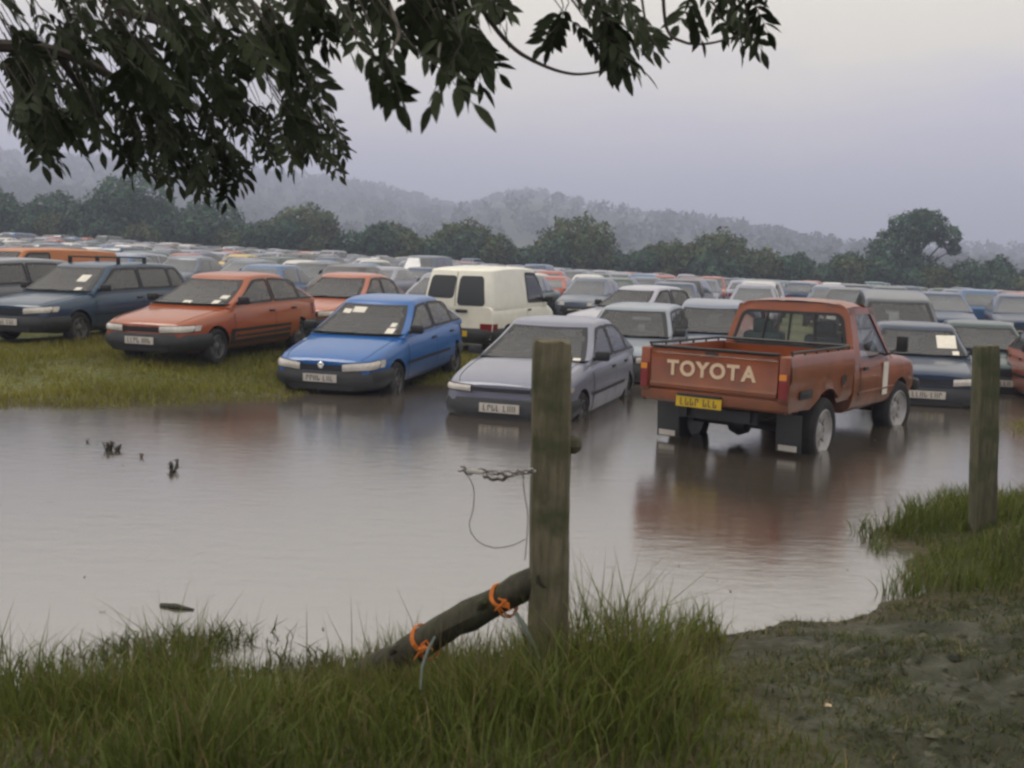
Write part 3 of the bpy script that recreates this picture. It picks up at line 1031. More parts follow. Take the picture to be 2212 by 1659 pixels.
    for (yy, t, sy, st) in papers:             # tickets and papers behind the windscreen
        P = []
        for i in range(2):
            row = []
            for j in range(2):
                tt = t + st * j; y = yy + sy * i
                x = s.gxf(tt) - 0.07 * (1 - (y / s.ghw(tt)) ** 2) - 0.011
                row.append((s.X(x), y, s.gz_(x, tt)))
            P.append(row)
        MB().grid(P).build('windscreen_paper', m_paper, w1, smooth=False)
    ty, rm = wheel_parts(s.wr)
    tme, rme = ty.mesh('tyre', [m_tyre]), rm.mesh('rim', [rim])
    for xx in (fx, rx):
        for sg in (1, -1):
            wl = empty('wheel', (xx, sg * (s.W / 2 - 0.105), s.wr), 0 if sg > 0 else math.pi); wl.parent = root
            obj_from('tyre', tme, wl); obj_from('rim', rme, wl)
    if roofbars:
        for xx in (g['rf'] + 0.35, g['rf'] + 1.15):
            rb = MB().tube([(s.X(xx), -s.ghw(1) + 0.02, g['rz'] + 0.14), (s.X(xx), s.ghw(1) - 0.02, g['rz'] + 0.14)], 0.018, 6)
            for sg in (1, -1):
                rb.box((s.X(xx), sg * (s.ghw(1) - 0.06), g['rz'] + 0.07), (0.06, 0.05, 0.14))
            rb.build('roof_bar', m_black, root)
    return root


def hatch(L=4.0, W=1.69, H=1.38, fa=0.78, wb=2.58, hood=0.0, doors=5, nosez=0.64):
    k = L / 4.0
    st = [(0, nosez, 0.74), (0.03, nosez + 0.03, 0.82), (0.1, nosez + 0.06, 0.89), (0.28, nosez + 0.105 + hood * 0.4, 0.945), (0.65, nosez + 0.165 + hood, 0.975),
          (1.0 * k, nosez + 0.22 + hood, 0.99), (1.3 * k, 0.915, 1.0), (2.1 * k, 0.93, 1.0), (3.1 * k, 0.95, 1.0), (3.6 * k, 0.955, 0.97), (L - 0.2, 0.94, 0.92), (L - 0.06, 0.90, 0.86), (L, 0.84, 0.8)]
    gh = dict(cx=1.08 * k, cz=0.90, rf=1.95 * k, rr=3.06 * k, tx=L - 0.12, tz=0.93, rz=H, hb=W / 2 * 0.94, hr=W / 2 * 0.70)
    return Car(L, W, H, fa, wb, 0.20, st, gh, doors)


def saloon(L=4.35, W=1.68, H=1.38):
    st = [(0, 0.68, 0.78), (0.03, 0.71, 0.85), (0.1, 0.74, 0.91), (0.3, 0.78, 0.95), (0.7, 0.83, 0.98), (1.1, 0.87, 0.99), (1.4, 0.91, 1.0), (2.2, 0.93, 1.0), (3.2, 0.95, 1.0), (3.6, 0.965, 0.98),
          (L - 0.25, 0.96, 0.94), (L - 0.06, 0.92, 0.88), (L, 0.85, 0.82)]
    gh = dict(cx=1.22, cz=0.90, rf=1.92, rr=2.98, tx=3.62, tz=0.94, rz=H, hb=W / 2 * 0.94, hr=W / 2 * 0.72)
    return Car(L, W, H, 0.82, 2.55, 0.2, st, gh, 5)


def estate(L=4.4, W=1.7, H=1.42):
    st = [(0, 0.66, 0.78), (0.03, 0.69, 0.85), (0.1, 0.72, 0.91), (0.3, 0.765, 0.95), (0.7, 0.82, 0.98), (1.1, 0.87, 0.99), (1.4, 0.91, 1.0), (2.2, 0.93, 1.0), (3.2, 0.95, 1.0), (L - 0.5, 0.96, 0.98),
          (L - 0.2, 0.95, 0.95), (L - 0.06, 0.92, 0.9), (L, 0.86, 0.85)]
    gh = dict(cx=1.15, cz=0.90, rf=1.92, rr=L - 0.30, tx=L - 0.06, tz=0.94, rz=H, hb=W / 2 * 0.94, hr=W / 2 * 0.73)
    return Car(L, W, H, 0.82, 2.62, 0.2, st, gh, 5, tail='box')


def mpv(L=4.3, W=1.78, H=1.70):
    st = [(0, 0.74, 0.80), (0.04, 0.78, 0.87), (0.12, 0.82, 0.92), (0.4, 0.90, 0.97), (0.8, 1.0, 0.99), (1.3, 1.03, 1.0), (2.2, 1.04, 1.0), (3.4, 1.05, 1.0), (L - 0.2, 1.05, 0.97), (L - 0.05, 1.02, 0.93), (L, 0.94, 0.88)]
    gh = dict(cx=0.78, cz=1.0, rf=1.62, rr=L - 0.28, tx=L - 0.06, tz=1.03, rz=H, hb=W / 2 * 0.95, hr=W / 2 * 0.76)
    return Car(L, W, H, 0.82, 2.65, 0.22, st, gh, 5, wr=0.32, tail='box')


def small_van(L=3.7, W=1.6, H=1.82):
    st = [(0, 0.72, 0.82), (0.04, 0.77, 0.88), (0.12, 0.82, 0.93), (0.35, 0.90, 0.97), (0.7, 0.98, 0.99), (1.2, 1.02, 1.0), (2.2, 1.03, 1.0), (L - 0.2, 1.03, 0.99), (L - 0.05, 1.02, 0.97), (L, 1.0, 0.95)]
    gh = dict(cx=0.58, cz=0.98, rf=1.22, rr=L - 0.16, tx=L - 0.03, tz=1.02, rz=H, hb=W / 2 * 0.97, hr=W / 2 * 0.84)
    return Car(L, W, H, 0.72, 2.3, 0.22, st, gh, 3, wr=0.30, tail='box')


HD = R(-106)           # the way the front row faces: towards the camera and to the left


def place(o, front, heading, L, sink=None):
    """front: world xy of the nose centre"""
    hx, hy = math.cos(heading), math.sin(heading)
    c = (front[0] - hx * L / 2, front[1] - hy * L / 2)
    zs = [gz(c[0] + hx * a * L * 0.32 - hy * b, c[1] + hy * a * L * 0.32 + hx * b) for a in (-1, 1) for b in (-0.7, 0.7)]
    o.location = (c[0], c[1], sum(zs) / 4)
    o.rotation_euler = (0, 0, heading)
    pf, pb = (zs[2] + zs[3]) / 2, (zs[0] + zs[1]) / 2
    o.rotation_euler = (0, -math.atan2(pf - pb, L * 0.64), heading)
    return o


USED = []        # (x, y, heading, half length, half width) of the cars placed by hand


def put(o, front, heading, car):
    place(o, front, heading, car.L)
    USED.append((o.location.x, o.location.y, heading, car.L / 2, car.W / 2))
    return o


# --- front row ---------------------------------------------------------------
c_red = hatch(4.15, 1.68, 1.38, hood=0.0, nosez=0.63)
red = make_car('hatchback', c_red, plate_seed=3, cladding=0.30, lamps=dict(y0=0.34, y1=0.80, zi=(0.545, 0.645), zo=(0.57, 0.66)),
               papers=((0.42, 0.10, 0.12, 0.14), (0.46, 0.30, 0.14, 0.12), (-0.12, 0.10, 0.16, 0.10)))
set_color(red, (0.34, 0.070, 0.012))
put(red, (-5.75, 15.5), HD - R(2), c_red)
tag(red, 'orange red hatchback with grey bumpers parked on the grass in the front row', 'car', 'cars parked in the front row')

c_blue = hatch(4.0, 1.69, 1.38, hood=0.02, nosez=0.62)
blue = make_car('hatchback', c_blue, plate_seed=5, badge=True, lamps=dict(y0=0.33, y1=0.80, zi=(0.52, 0.62), zo=(0.56, 0.67)),
                papers=((-0.10, 0.74, -0.22, 0.15), (0.46, 0.12, 0.13, 0.16), (0.47, 0.32, 0.09, 0.12), (-0.34, 0.70, -0.14, 0.12)))
set_color(blue, (0.004, 0.108, 0.36))
put(blue, (-2.70, 14.2), HD, c_blue); blue.location.z -= 0.05
tag(blue, 'bright blue hatchback standing at the edge of the flood water', 'car', 'cars parked in the front row')

c_sil = hatch(4.1, 1.71, 1.40, hood=0.03, nosez=0.66)
silver = make_car('hatchback', c_sil, plate_seed=8, two_tone_bumper=None, lamps=dict(y0=0.40, y1=0.80, zi=(0.60, 0.675), zo=(0.62, 0.69)), papers=((0.56, 0.05, 0.10, 0.12),))
set_color(silver, (0.20, 0.21, 0.27))
put(silver, (-0.12, 12.25), HD - R(3), c_sil); silver.location.z -= 0.03
tag(silver, 'silver hatchback half hidden by the wooden post, its bumper in the water', 'car', 'cars parked in the front row')

c_teal = estate(4.4, 1.7, 1.42)
teal = make_car('estate_car', c_teal, plate_seed=11, roofbars=True, papers=((0.40, 0.10, 0.13, 0.13), (0.25, 0.45, 0.2, 0.25)))
set_color(teal, (0.006, 0.040, 0.085))
put(teal, (-8.9, 17.6), HD, c_teal)
tag(teal, 'dark navy estate car with black roof bars on the grass at the left', 'car', 'cars parked in the front row')

# --- the pickup ----------------------------------------------------------------
def text_mesh(ch, size, extrude, mat):
    cu = bpy.data.curves.new('t', 'FONT'); cu.body = ch; cu.size = size; cu.extrude = extrude; cu.align_x = 'CENTER'; cu.offset = size * 0.036
    o = bpy.data.objects.new('t', cu); C.objects.link(o)
    dg = bpy.context.evaluated_depsgraph_get(); dg.update()
    me = bpy.data.meshes.new_from_object(o.evaluated_get(dg), depsgraph=dg)
    bpy.data.objects.remove(o)
    me.materials.clear(); me.materials.append(mat)
    return me


def make_pickup():
    L, W = 4.70, 1.69
    hw = W / 2
    root = empty('pickup_truck')
    X = lambda x: L / 2 - x
    P_ = m_pick
    # front half: bonnet and wings, closed shell with arches
    st = [(0, 0.88, 0.80), (0.04, 0.93, 0.88), (0.12, 0.97, 0.93), (0.5, 1.03, 0.98), (1.0, 1.07, 1.0), (1.5, 1.10, 1.0), (2.6, 1.11, 1.0), (2.72, 1.11, 1.0)]
    fc = Car(2.72, W, 1.74, 0.88, 2.8, 0.50, st, None)
    fc.bot = pchip([0, 0.3, 2.72], [0.52, 0.47, 0.47])
    fb = fc.lower(24)
    sh = X(0) - fc.X(0)
    fb.v = [(p[0] + sh, p[1], p[2]) for p in fb.v]
    # no solid lid inside the cab: the shell stays closed below belt height
    fo = fb.build('body', [P_, m_black], root)
    cut_arches(fo, [(X(0.88), 0.36)], 0.43, 0.26, hw)
    # cab: pillars and roof as a ring of frames with real openings
    zb, zr = 1.07, 1.72
    def cabw(z): return hw * 0.985 - (z - zb) / (zr - zb) * 0.17
    xb0, xb1 = 2.69, 2.56                # back wall of the cab, bottom and top
    xf0, xf1 = 1.32, 1.86                # windscreen bottom and top
    def back(y, z): return (X(xb0 + (xb1 - xb0) * (z - zb) / (zr - zb)), y, z)
    def frnt(y, z): return (X(xf0 + (xf1 - xf0) * (z - zb) / (zr - zb)), y, z)
    cb = MB()
    zt = 1.665; rwin = (0.60, 1.20, 1.60)     # rear window half width, bottom, top
    def loop_cab(w0, w1, z0, z1, r, fn, n=6, off=0.0):
        pts = []
        for (sy, top, a0) in ((1, 1, 0), (-1, 1, 90), (-1, 0, 180), (1, 0, 270)):
            for k in range(n + 1):
                a = R(a0 + 90 * k / n)
                cz_ = (z1 - r) if top else (z0 + r)
                z = cz_ + r * math.sin(a)
                wz = w0 + (w1 - w0) * (z - z0) / (z1 - z0)
                y = sy * (wz - r) + r * math.cos(a)
                p = fn(y, z); pts.append((p[0] + off, p[1], p[2]))
        return pts
    o_b = loop_cab(cabw(zb - 0.02), cabw(zr), zb - 0.02, zr, 0.13, back)
    i_b = loop_cab(0.70, 0.595, 1.215, 1.595, 0.075, back)
    rrect_frame(cb, o_b, i_b)
    o_f = loop_cab(cabw(zb - 0.02), cabw(zr), zb - 0.02, zr, 0.13, frnt)
    i_f = loop_cab(0.745, 0.63, zb + 0.035, zr - 0.075, 0.08, frnt)
    rrect_frame(cb, o_f, i_f)
    # inner faces (thickness)
    rrect_frame(cb, i_b, [(p[0] + 0.05, p[1], p[2]) for p in i_b])
    rrect_frame(cb, i_f, [(p[0] - 0.05, p[1], p[2]) for p in i_f])
    # roof with crown, joined to both frames
    rows = []
    n = 10
    for i in range(n + 1):
        u = i / n
        row = []
        for j in range(13):
            y = -1 + 2 * j / 12
            wv = cabw(zr) - 0.035
            ang = abs(y)
            yy = math.copysign(min(ang * 1.02, 1) * wv, y)
            z = zr + 0.035 * (1 - y * y) + 0.03 * math.sin(math.pi * u) - (0.10 * max(0, ang - 0.8) / 0.2) ** 1.0 * 0.5
            xa, xb = xf1 - 0.02, xb1 + 0.02
            row.append((X(xa + (xb - xa) * u), yy, z - 0.012))
        rows.append(row)
    cb.grid(rows)
    for sg in (1, -1):
        def sd(x, z, off=0.0): return (X(x), sg * (cabw(z) + off), z)
        # cant rail, B pillar and A pillar as bands on the cab side
        def band(pts_o, pts_i):
            m_ = len(pts_o)
            cb.add([sd(*p) for p in pts_o] + [sd(*p) for p in pts_i], [(k, k + 1, m_ + k + 1, m_ + k) for k in range(m_ - 1)])
        zz = [zb - 0.02, 1.25, 1.45, 1.60, zr - 0.05]
        xa = lambda z: xf0 + (xf1 - xf0) * (z - zb) / (zr - zb)
        xr_ = lambda z: xb0 + (xb1 - xb0) * (z - zb) / (zr - zb)
        band([(xr_(z), z) for z in zz], [(xr_(z) - 0.20, z) for z in zz])
        band([(xa(z), z) for z in zz], [(xa(z) + 0.09, z) for z in zz])
        xs_ = np.linspace(xa(1.6), xr_(1.6), 8)
        cb.add([sd(x, 1.60) for x in xs_] + [sd(x, zr - 0.04) for x in xs_], [(k, k + 1, 9 + k - 0, 8 + k) for k in range(7)])
        # door glass
        gl = MB().add([sd(xa(zb) + 0.09, zb, -0.012), sd(xr_(zb) - 0.2, zb, -0.012), sd(xr_(1.6) - 0.2, 1.6, -0.012), sd(xa(1.6) + 0.09, 1.6, -0.012)], [(0, 1, 2, 3)])
        gl.build('side_window', m_clear, root, smooth=False)
    cb.build('cab', P_, root, angle=40)
    # rear window: rubber, sliding panes and their bars
    rs = MB(); rrect_frame(rs, loop_cab(0.725, 0.62, 1.195, 1.615, 0.09, back, off=-0.006), loop_cab(0.68, 0.58, 1.232, 1.58, 0.065, back, off=-0.006))
    rs.build('rear_window_seal', m_black, root, smooth=False)
    for a, b in ((-0.66, -0.33), (-0.33, 0.0), (0.0, 0.33), (0.33, 0.66)):
        k0, k1 = 1.0, 0.87
        MB().add([back(a * k0, 1.225), back(b * k0, 1.225), back(b * k1, 1.59), back(a * k1, 1.59)], [(0, 1, 2, 3)]).build('window_pane', m_clear, root, smooth=False)
    for y in (-0.33, 0.0, 0.33):
        q0, q1 = back(y, 1.225), back(y * 0.87, 1.59)
        MB().tube([(q0[0] - 0.008, q0[1], q0[2]), (q1[0] - 0.008, q1[1], q1[2])], 0.016, 6).build('window_bar', m_black, root)
    wsq = MB().add(loop_cab(0.75, 0.635, zb + 0.03, zr - 0.07, 0.08, frnt, off=-0.01), [tuple(range(28))])
    wsq.build('windscreen', m_clear, root, smooth=False)
    # seats and wheel inside
    for y, mt in ((0.40, m_seatg), (-0.38, m_seat)):
        se = MB().box((X(2.38), y, 1.10), (0.16, 0.52, 0.50), Matrix.Rotation(R(-12), 3, 'Y'), bev=0.05)
        se.box((X(2.46), y, 1.42), (0.09, 0.26, 0.17), Matrix.Rotation(R(-12), 3, 'Y'), bev=0.035)
        se.build('seat', mt, root)
    sw = MB()
    ringp = [Vector((X(1.78), -0.38, 1.16)) + Matrix.Rotation(R(-25), 3, 'Y') @ Vector((0, 0.18 * math.cos(a), 0.18 * math.sin(a))) for a in np.linspace(0, 2 * math.pi, 17)]
    sw.tube(ringp, 0.014, 6, cap=False); sw.build('steering_wheel', m_black, root)
    MB().box((X(1.60), 0.42, 1.60), (0.02, 0.20, 0.06)).box((X(1.92), 0.0, 1.60), (0.02, 0.22, 0.06), bev=0.008).build('rear_view_mirror', m_black, root)
    # doors
    for sg in (1, -1):
        fcX = lambda x: x
        Pn = []
        for i in range(11):
            row = []
            for j in range(6):
                x = 1.42 + (2.50 - 1.42) * i / 10; z = 0.53 + (1.06 - 0.53) * j / 5
                row.append((X(x), sg * (fc.hw_at(x, z) + 0.006), z))
            Pn.append(row)
        Bk = [[(p[0] + (0.008 if i == 0 else (-0.008 if i == 10 else 0)), p[1] - sg * 0.003, p[2] - (0.008 if j == 0 else 0)) for j, p in enumerate(r_)] for i, r_ in enumerate(Pn)]
        MB().grid(Bk).build('door_gap', m_black, root)
        d = MB().grid(Pn).build('door', P_, root)
        MB().box((X(2.36), sg * (hw + 0.012), 0.98), (0.15, 0.025, 0.04), bev=0.008).build('handle', m_black, d)
        if sg < 0:
            MB().box((X(1.60), sg * (hw + 0.0095), 0.82), (0.19, 0.006, 0.40)).build('sticker', m_paper, d, smooth=False)
        # swage line along the door and wing
        MB().box((X(1.9), sg * (hw + 0.004), 0.70), (1.35, 0.018, 0.035), bev=0.008).build('side_moulding', P_, root)
        mm = MB().tube([(X(1.45), sg * (hw - 0.02), 1.10), (X(1.42), sg * (hw + 0.10), 1.20)], 0.012, 6)
        mm.box((X(1.42), sg * (hw + 0.13), 1.24), (0.05, 0.14, 0.20), bev=0.02)
        mm.build('mirror', m_black, root)
    # load bed
    bx0, bx1 = 2.76, 4.64
    ztop, zlow = 1.22, 0.64
    bed = MB()
    for sg in (1, -1):
        prof = [(hw - 0.10, ztop - 0.06), (hw - 0.09, ztop), (hw - 0.02, ztop), (hw - 0.005, ztop - 0.03), (hw + 0.005, 1.10), (hw + 0.012, 0.98), (hw - 0.004, 0.93), (hw - 0.006, 0.82), (hw - 0.012, 0.72), (hw - 0.05, zlow)]
        xs_ = np.linspace(bx0, bx1, 26)
        g_ = []
        for x in xs_:
            d = x - 3.62
            row = []
            for (y, z) in prof:
                zc = z
                arch = math.sqrt(max(0.46 ** 2 - d * d, 0)) + 0.38
                if z < arch: zc = max(z, min(arch, 0.92))
                fl = 0.035 * math.exp(-((math.hypot(d, zc - 0.38) - 0.47) / 0.06) ** 2) if z < 1.0 else 0
                row.append((X(x), sg * (y + fl), zc))
            g_.append(row)
        bed.grid(g_)
        # inner wall and wheel tub
        bed.grid([[(X(x), sg * (hw - 0.10), z) for z in (ztop - 0.06, 0.78)] for x in (bx0, bx1)])
        bed.box((X(3.62), sg * 0.63, 0.88), (0.9, 0.22, 0.22), bev=0.06)
    bed.box((X((bx0 + bx1) / 2), 0, 0.76), (bx1 - bx0 - 0.02, W - 0.22, 0.03))
    bed.box((X(bx0 + 0.02), 0, 0.98), (0.035, W - 0.10, 0.44))
    bed.build('load_bed', [P_], root, angle=45)
    for sg in (1, -1):
        MB().lathe([(0, 0.055), (0.012, 0.075), (0.014, 0.085), (0, 0.092)], 16, c=(X(3.08), sg * (hw + 0.004), 0.90)).build('fuel_flap_rim', P_, root)
        if sg < 0: MB().lathe([(-0.004, 0.06), (-0.004, 0.001)], 14, c=(X(3.08), -(hw + 0.004), 0.90)).build('fuel_cap', m_black, root)
        MB().box((X(4.22), sg * (hw + 0.008), 0.815), (0.34, 0.012, 0.09), bev=0.005).build('side_recess', m_black, root)
        # rope rail along the bed side
        rl = MB().tube([(X(bx0 + 0.08), sg * (hw - 0.045), ztop + 0.035), (X(bx1 - 0.1), sg * (hw - 0.045), ztop + 0.035)], 0.016, 6)
        for x in np.linspace(bx0 + 0.1, bx1 - 0.12, 6): rl.tube([(X(x), sg * (hw - 0.045), ztop - 0.01), (X(x), sg * (hw - 0.045), ztop + 0.035)], 0.012, 5)
        rl.build('rope_rail', m_dkgrey, root)
    MB().tube([(X(bx0 + 0.05), -(hw - 0.05), ztop + 0.04), (X(bx0 + 0.05), hw - 0.05, ztop + 0.04)], 0.018, 6).build('head_rail', m_dkgrey, root)
    # tailgate with pressed ribs, cap and lettering
    tg = MB()
    gz0, gz1, gw = 0.79, ztop + 0.005, hw - 0.13
    prof = [(0.0, gz0), (0.028, gz0 + 0.012), (0.032, gz0 + 0.05), (0.018, gz0 + 0.075), (0.018, gz1 - 0.06), (0.030, gz1 - 0.045), (0.030, gz1 - 0.01), (0.0, gz1), (-0.05, gz1), (-0.05, gz0)]
    tg.grid([[(X(bx1) - o, y, z) for o, z in prof] for y in np.linspace(-gw, gw, 9)])
    tg.ngon([(X(bx1) - o, gw, z) for o, z in prof]); tg.ngon([(X(bx1) - o, -gw, z) for o, z in reversed(prof)])
    t = tg.build('tailgate', P_, root, angle=30)
    MB().box((X(bx1) - 0.005, 0, gz1 + 0.012), (0.075, 2 * gw, 0.022), bev=0.006).build('tailgate_cap', m_black, t)
    step = 0.172
    for k, ch in enumerate('TOYOTA'):
        me = text_mesh(ch, 0.215, 0.003, m_letter)
        o = obj_from('letter', me, t)
        yy = (2.5 - k) * step + 0.02
        o.matrix_local = Matrix.Translation((X(bx1) - 0.0225, yy, 0.945)) @ Matrix(((0, 0, -1, 0), (-1, 0, 0, 0), (0, 1, 0, 0), (0, 0, 0, 1)))
    MB().box((X(bx1) - 0.036, 0, gz1 - 0.03), (0.02, 0.14, 0.03), bev=0.006).build('handle', m_black, t)
    # corner posts with tail lights
    for sg in (1, -1):
        MB().box((X(bx1) - 0.0, sg * (hw - 0.062), 0.985), (0.05, 0.118, 0.47), bev=0.02).build('corner_post', P_, root)
        tl = MB().box((X(bx1) - 0.032, sg * (hw - 0.062), 0.92), (0.03, 0.09, 0.27), bev=0.01).build('tail_light', m_redlens, root)
        MB().box((X(bx1) - 0.05, sg * (hw - 0.062), 1.015), (0.006, 0.075, 0.06)).build('amber_lens', m_amber, tl, smooth=False)
    # rear valance
    va = MB()
    pr = [(0.0, 0.785), (0.022, 0.77), (0.028, 0.72), (0.018, 0.67), (-0.01, 0.645), (-0.10, 0.64)]
    va.grid([[(X(bx1) - o + 0.03 * (abs(y) / hw) ** 6, y, z) for o, z in pr] for y in np.linspace(-hw + 0.012, hw - 0.012, 15)])
    va.build('rear_valance', P_, root, angle=30)
    plate(root, (X(bx1) - 0.045, 0.12, 0.675), Matrix.Rotation(math.pi, 3, 'Z'), m_yplate, 21)
    MB().box((X(bx1) - 0.04, 0.12, 0.745), (0.04, 0.5, 0.03), bev=0.008).build('plate_lamp', m_black, root)
    # chassis, axle, exhaust
    ch = MB()
    for sg in (1, -1): ch.box((X(2.6), sg * 0.36, 0.56), (3.9, 0.08, 0.12))
    ch.box((X(4.45), 0, 0.54), (0.08, 0.9, 0.12))
    ch.build('chassis', m_black, root)
    ax = MB().tube([(X(3.62), -0.68, 0.36), (X(3.62), 0.68, 0.36)], 0.05, 8)
    ax.lathe([(-0.14, 0.03), (-0.10, 0.11), (0, 0.15), (0.10, 0.11), (0.14, 0.03)], 14, c=(X(3.62), 0.12, 0.36))
    ax.build('rear_axle', m_black, root)
    MB().tube([(X(0.88), -0.68, 0.36), (X(0.88), 0.68, 0.36)], 0.05, 8).build('front_axle', m_black, root)
    MB().box((X(3.9), -0.02, 0.66), (1.0, 0.8, 0.16), bev=0.03).build('underbody', m_black, root)
    for sg in (1, -1):
        fl = MB().box((X(4.24), sg * 0.70, 0.40), (0.012, 0.27, 0.40), Matrix.Rotation(R(-4), 3, 'Y')).build('mudflap', m_dkgrey, root, smooth=False)
        MB().box((X(4.255), sg * 0.70, 0.245), (0.006, 0.20, 0.06), Matrix.Rotation(R(-4), 3, 'Y')).build('mudflap_badge', m_plate, fl, smooth=False)
    # front end
    MB().box((X(-0.06), 0, 0.62), (0.14, W - 0.06, 0.17), bev=0.04).build('bumper', m_dkgrey, root)
    for sg in (1, -1): MB().box((X(0.0), sg * 0.58, 0.80), (0.05, 0.26, 0.14), bev=0.02).build('headlight', m_lamp, root)
    MB().box((X(0.0), 0, 0.80), (0.04, 0.84, 0.14), bev=0.01).build('grille', m_black, root)
    ty, rm = wheel_parts(0.37, 0.22, 8, 0.05)
    tme, rme = ty.mesh('tyre', [m_tyre]), rm.mesh('rim', [m_rim])
    for xx, tr in ((0.88, 0.68), (3.62, 0.69)):
        for sg in (1, -1):
            wl = empty('wheel', (X(xx), sg * (tr + 0.06), 0.37), (0 if sg > 0 else math.pi) + (R(-8) if xx < 1 else 0)); wl.parent = root
            obj_from('tyre', tme, wl); obj_from('rim', rme, wl)
    return root


pickup = make_pickup()
tag(pickup, 'rusty red pickup truck seen from behind, standing in the flood water', 'pickup')
# rear right wheel waterline is seen at pixel (822, 450)
PH = R(90 - 37)
rw_ = at_z(822, 450, 0.0)
hx, hy = math.cos(PH), math.sin(PH)
# right = (hy, -hx); wheel sits at local (X= L/2-3.62, y=-0.75)
lx, ly = 4.70 / 2 - 3.62, -0.75
pc = Vector((rw_.x - (lx * hx - ly * hy), rw_.y - (lx * hy + ly * hx), 0))
pickup.location = (pc.x - 0.09, pc.y, -0.16)
pickup.rotation_euler = (0, 0, PH)
USED.append((pc.x, pc.y, PH, 2.4, 0.9))

# --- second row and others that show large ----------------------------------------
WHITE, DKBLUE, DKTEAL = (0.72, 0.70, 0.60), (0.014, 0.035, 0.075), (0.022, 0.055, 0.06)
def hand(kind, name, front, heading, col, label, cat, seed=1, **kw):
    car = kind
    o = make_car(name, car, plate_seed=seed, **kw)
    set_color(o, col)
    put(o, front, heading, car)
    tag(o, label, cat, 'cars parked in the second row' )
    return o

m_wpaint = pmat('white_van_paint', (0.84, 0.82, 0.68), rough=0.4, coat=0.3, var=0.05)
m_opaint = pmat('orange_van_paint', (0.46, 0.15, 0.03), rough=0.42, coat=0.3, var=0.08)
cv = small_van(3.75, 1.66, 1.76)
white_van = hand(cv, 'panel_van', (-1.13 + 0.37 * 3.75, 20.3 + 0.93 * 3.75), R(68), WHITE, 'white panel van with two rear windows behind the bright blue hatchback', 'van', 14, paint=m_wpaint, panel_van=True, van_rear=True)
cv2 = small_van(4.2, 1.8, 1.62)
hand(cv2, 'panel_van', (-13.0, 23.4), HD - R(10), WHITE, 'orange van behind the dark navy estate car at the left', 'van', 15, paint=m_opaint, panel_van=True)
hand(hatch(3.9, 1.66, 1.40), 'hatchback', (-4.3, 20.4), HD, (0.42, 0.12, 0.06), 'pale red hatchback behind the bright blue one, only roof and glass showing', 'car', 17)
hand(estate(4.3, 1.7, 1.42), 'estate_car', (1.75, 17.0), HD, (0.22, 0.26, 0.30), 'grey blue estate car just behind the silver hatchback', 'car', 18)
hand(hatch(4.0, 1.7, 1.40), 'hatchback', (3.6, 19.2), HD, (0.20, 0.23, 0.29), 'blue grey hatchback between the grey blue estate and the pickup cab', 'car', 19)
hand(saloon(4.35), 'saloon_car', (1.7, 23.4), HD - R(28), (0.42, 0.42, 0.47), 'pale silver saloon behind the white van and the grey blue estate', 'car', 20)
hand(saloon(4.3, 1.66, 1.37), 'saloon_car', (6.25, 15.0), HD, DKBLUE, 'dark blue saloon with papers on its windscreen, in front of the pickup', 'car', 22, papers=((0.28, 0.36, 0.30, 0.46), (0.50, 0.12, 0.10, 0.14)))
hand(mpv(4.2, 1.75, 1.58), 'people_carrier', (8.0, 20.6), HD, (0.04, 0.05, 0.065), 'tall dark people carrier behind the pickup and the dark blue saloon', 'car', 23, papers=((-0.30, 0.08, 0.2, 0.12),))
hand(hatch(3.8, 1.62, 1.36), 'hatchback', (8.35, 17.2), HD, DKTEAL, 'dark teal hatchback just left of the right fence post, behind the dark blue saloon', 'car', 24)
hand(hatch(3.9, 1.66, 1.38), 'hatchback', (8.6, 14.2), HD, (0.35, 0.09, 0.05), 'dull red hatchback at the right edge behind the right fence post', 'car', 25, lamps=dict(y0=0.36, y1=0.78, zi=(0.56, 0.66), zo=(0.60, 0.70), amber=True))
hand(estate(4.4), 'estate_car', (-11.6, 18.6), HD, (0.16, 0.17, 0.19), 'grey estate car beside the dark navy estate at the left edge', 'car', 27)

# ------------------------------------------------------------------ the far rows of cars
KINDS_FAR = [('hatchback', 'hatchback', hatch(3.9, 1.66, 1.39)), ('saloon_car', 'saloon', saloon(4.35)), ('estate_car', 'estate car', estate(4.4)),
             ('people_carrier', 'people carrier', mpv(4.3)), ('hatchback', 'small hatchback', hatch(3.6, 1.58, 1.40, wb=2.35)), ('panel_van', 'small van', small_van(3.9, 1.66, 1.8)),
             ('hatchback', 'low hatchback', hatch(4.1, 1.70, 1.33, hood=-0.02)), ('saloon_car', 'long saloon', saloon(4.65, 1.76, 1.42)), ('hatchback', 'tall hatchback', hatch(3.75, 1.62, 1.47, wb=2.4)), ('estate_car', 'long estate car', estate(4.7, 1.76, 1.48))]
PROTO = [make_car(a + '_mesh', c, joined=True, detail=False) for a, b, c in KINDS_FAR]
PAL = [('silver', (0.27, 0.28, 0.34), 18), ('blue grey', (0.10, 0.125, 0.17), 20), ('white', (0.58, 0.56, 0.52), 9), ('dark blue', (0.02, 0.045, 0.10), 12), ('mid blue', (0.05, 0.12, 0.25), 7),
       ('red', (0.34, 0.07, 0.04), 8), ('dark green', (0.02, 0.055, 0.04), 8), ('black', (0.02, 0.02, 0.024), 7), ('teal', (0.04, 0.13, 0.15), 5), ('maroon', (0.13, 0.025, 0.03), 4)]
fr = random.Random(42)
ORD = ['zeroth', 'first', 'second', 'third', 'fourth', 'fifth', 'sixth', 'seventh', 'eighth', 'ninth', 'tenth', 'eleventh', 'twelfth', 'thirteenth', 'fourteenth', 'fifteenth', 'sixteenth',
       'seventeenth', 'eighteenth', 'nineteenth', 'twentieth']


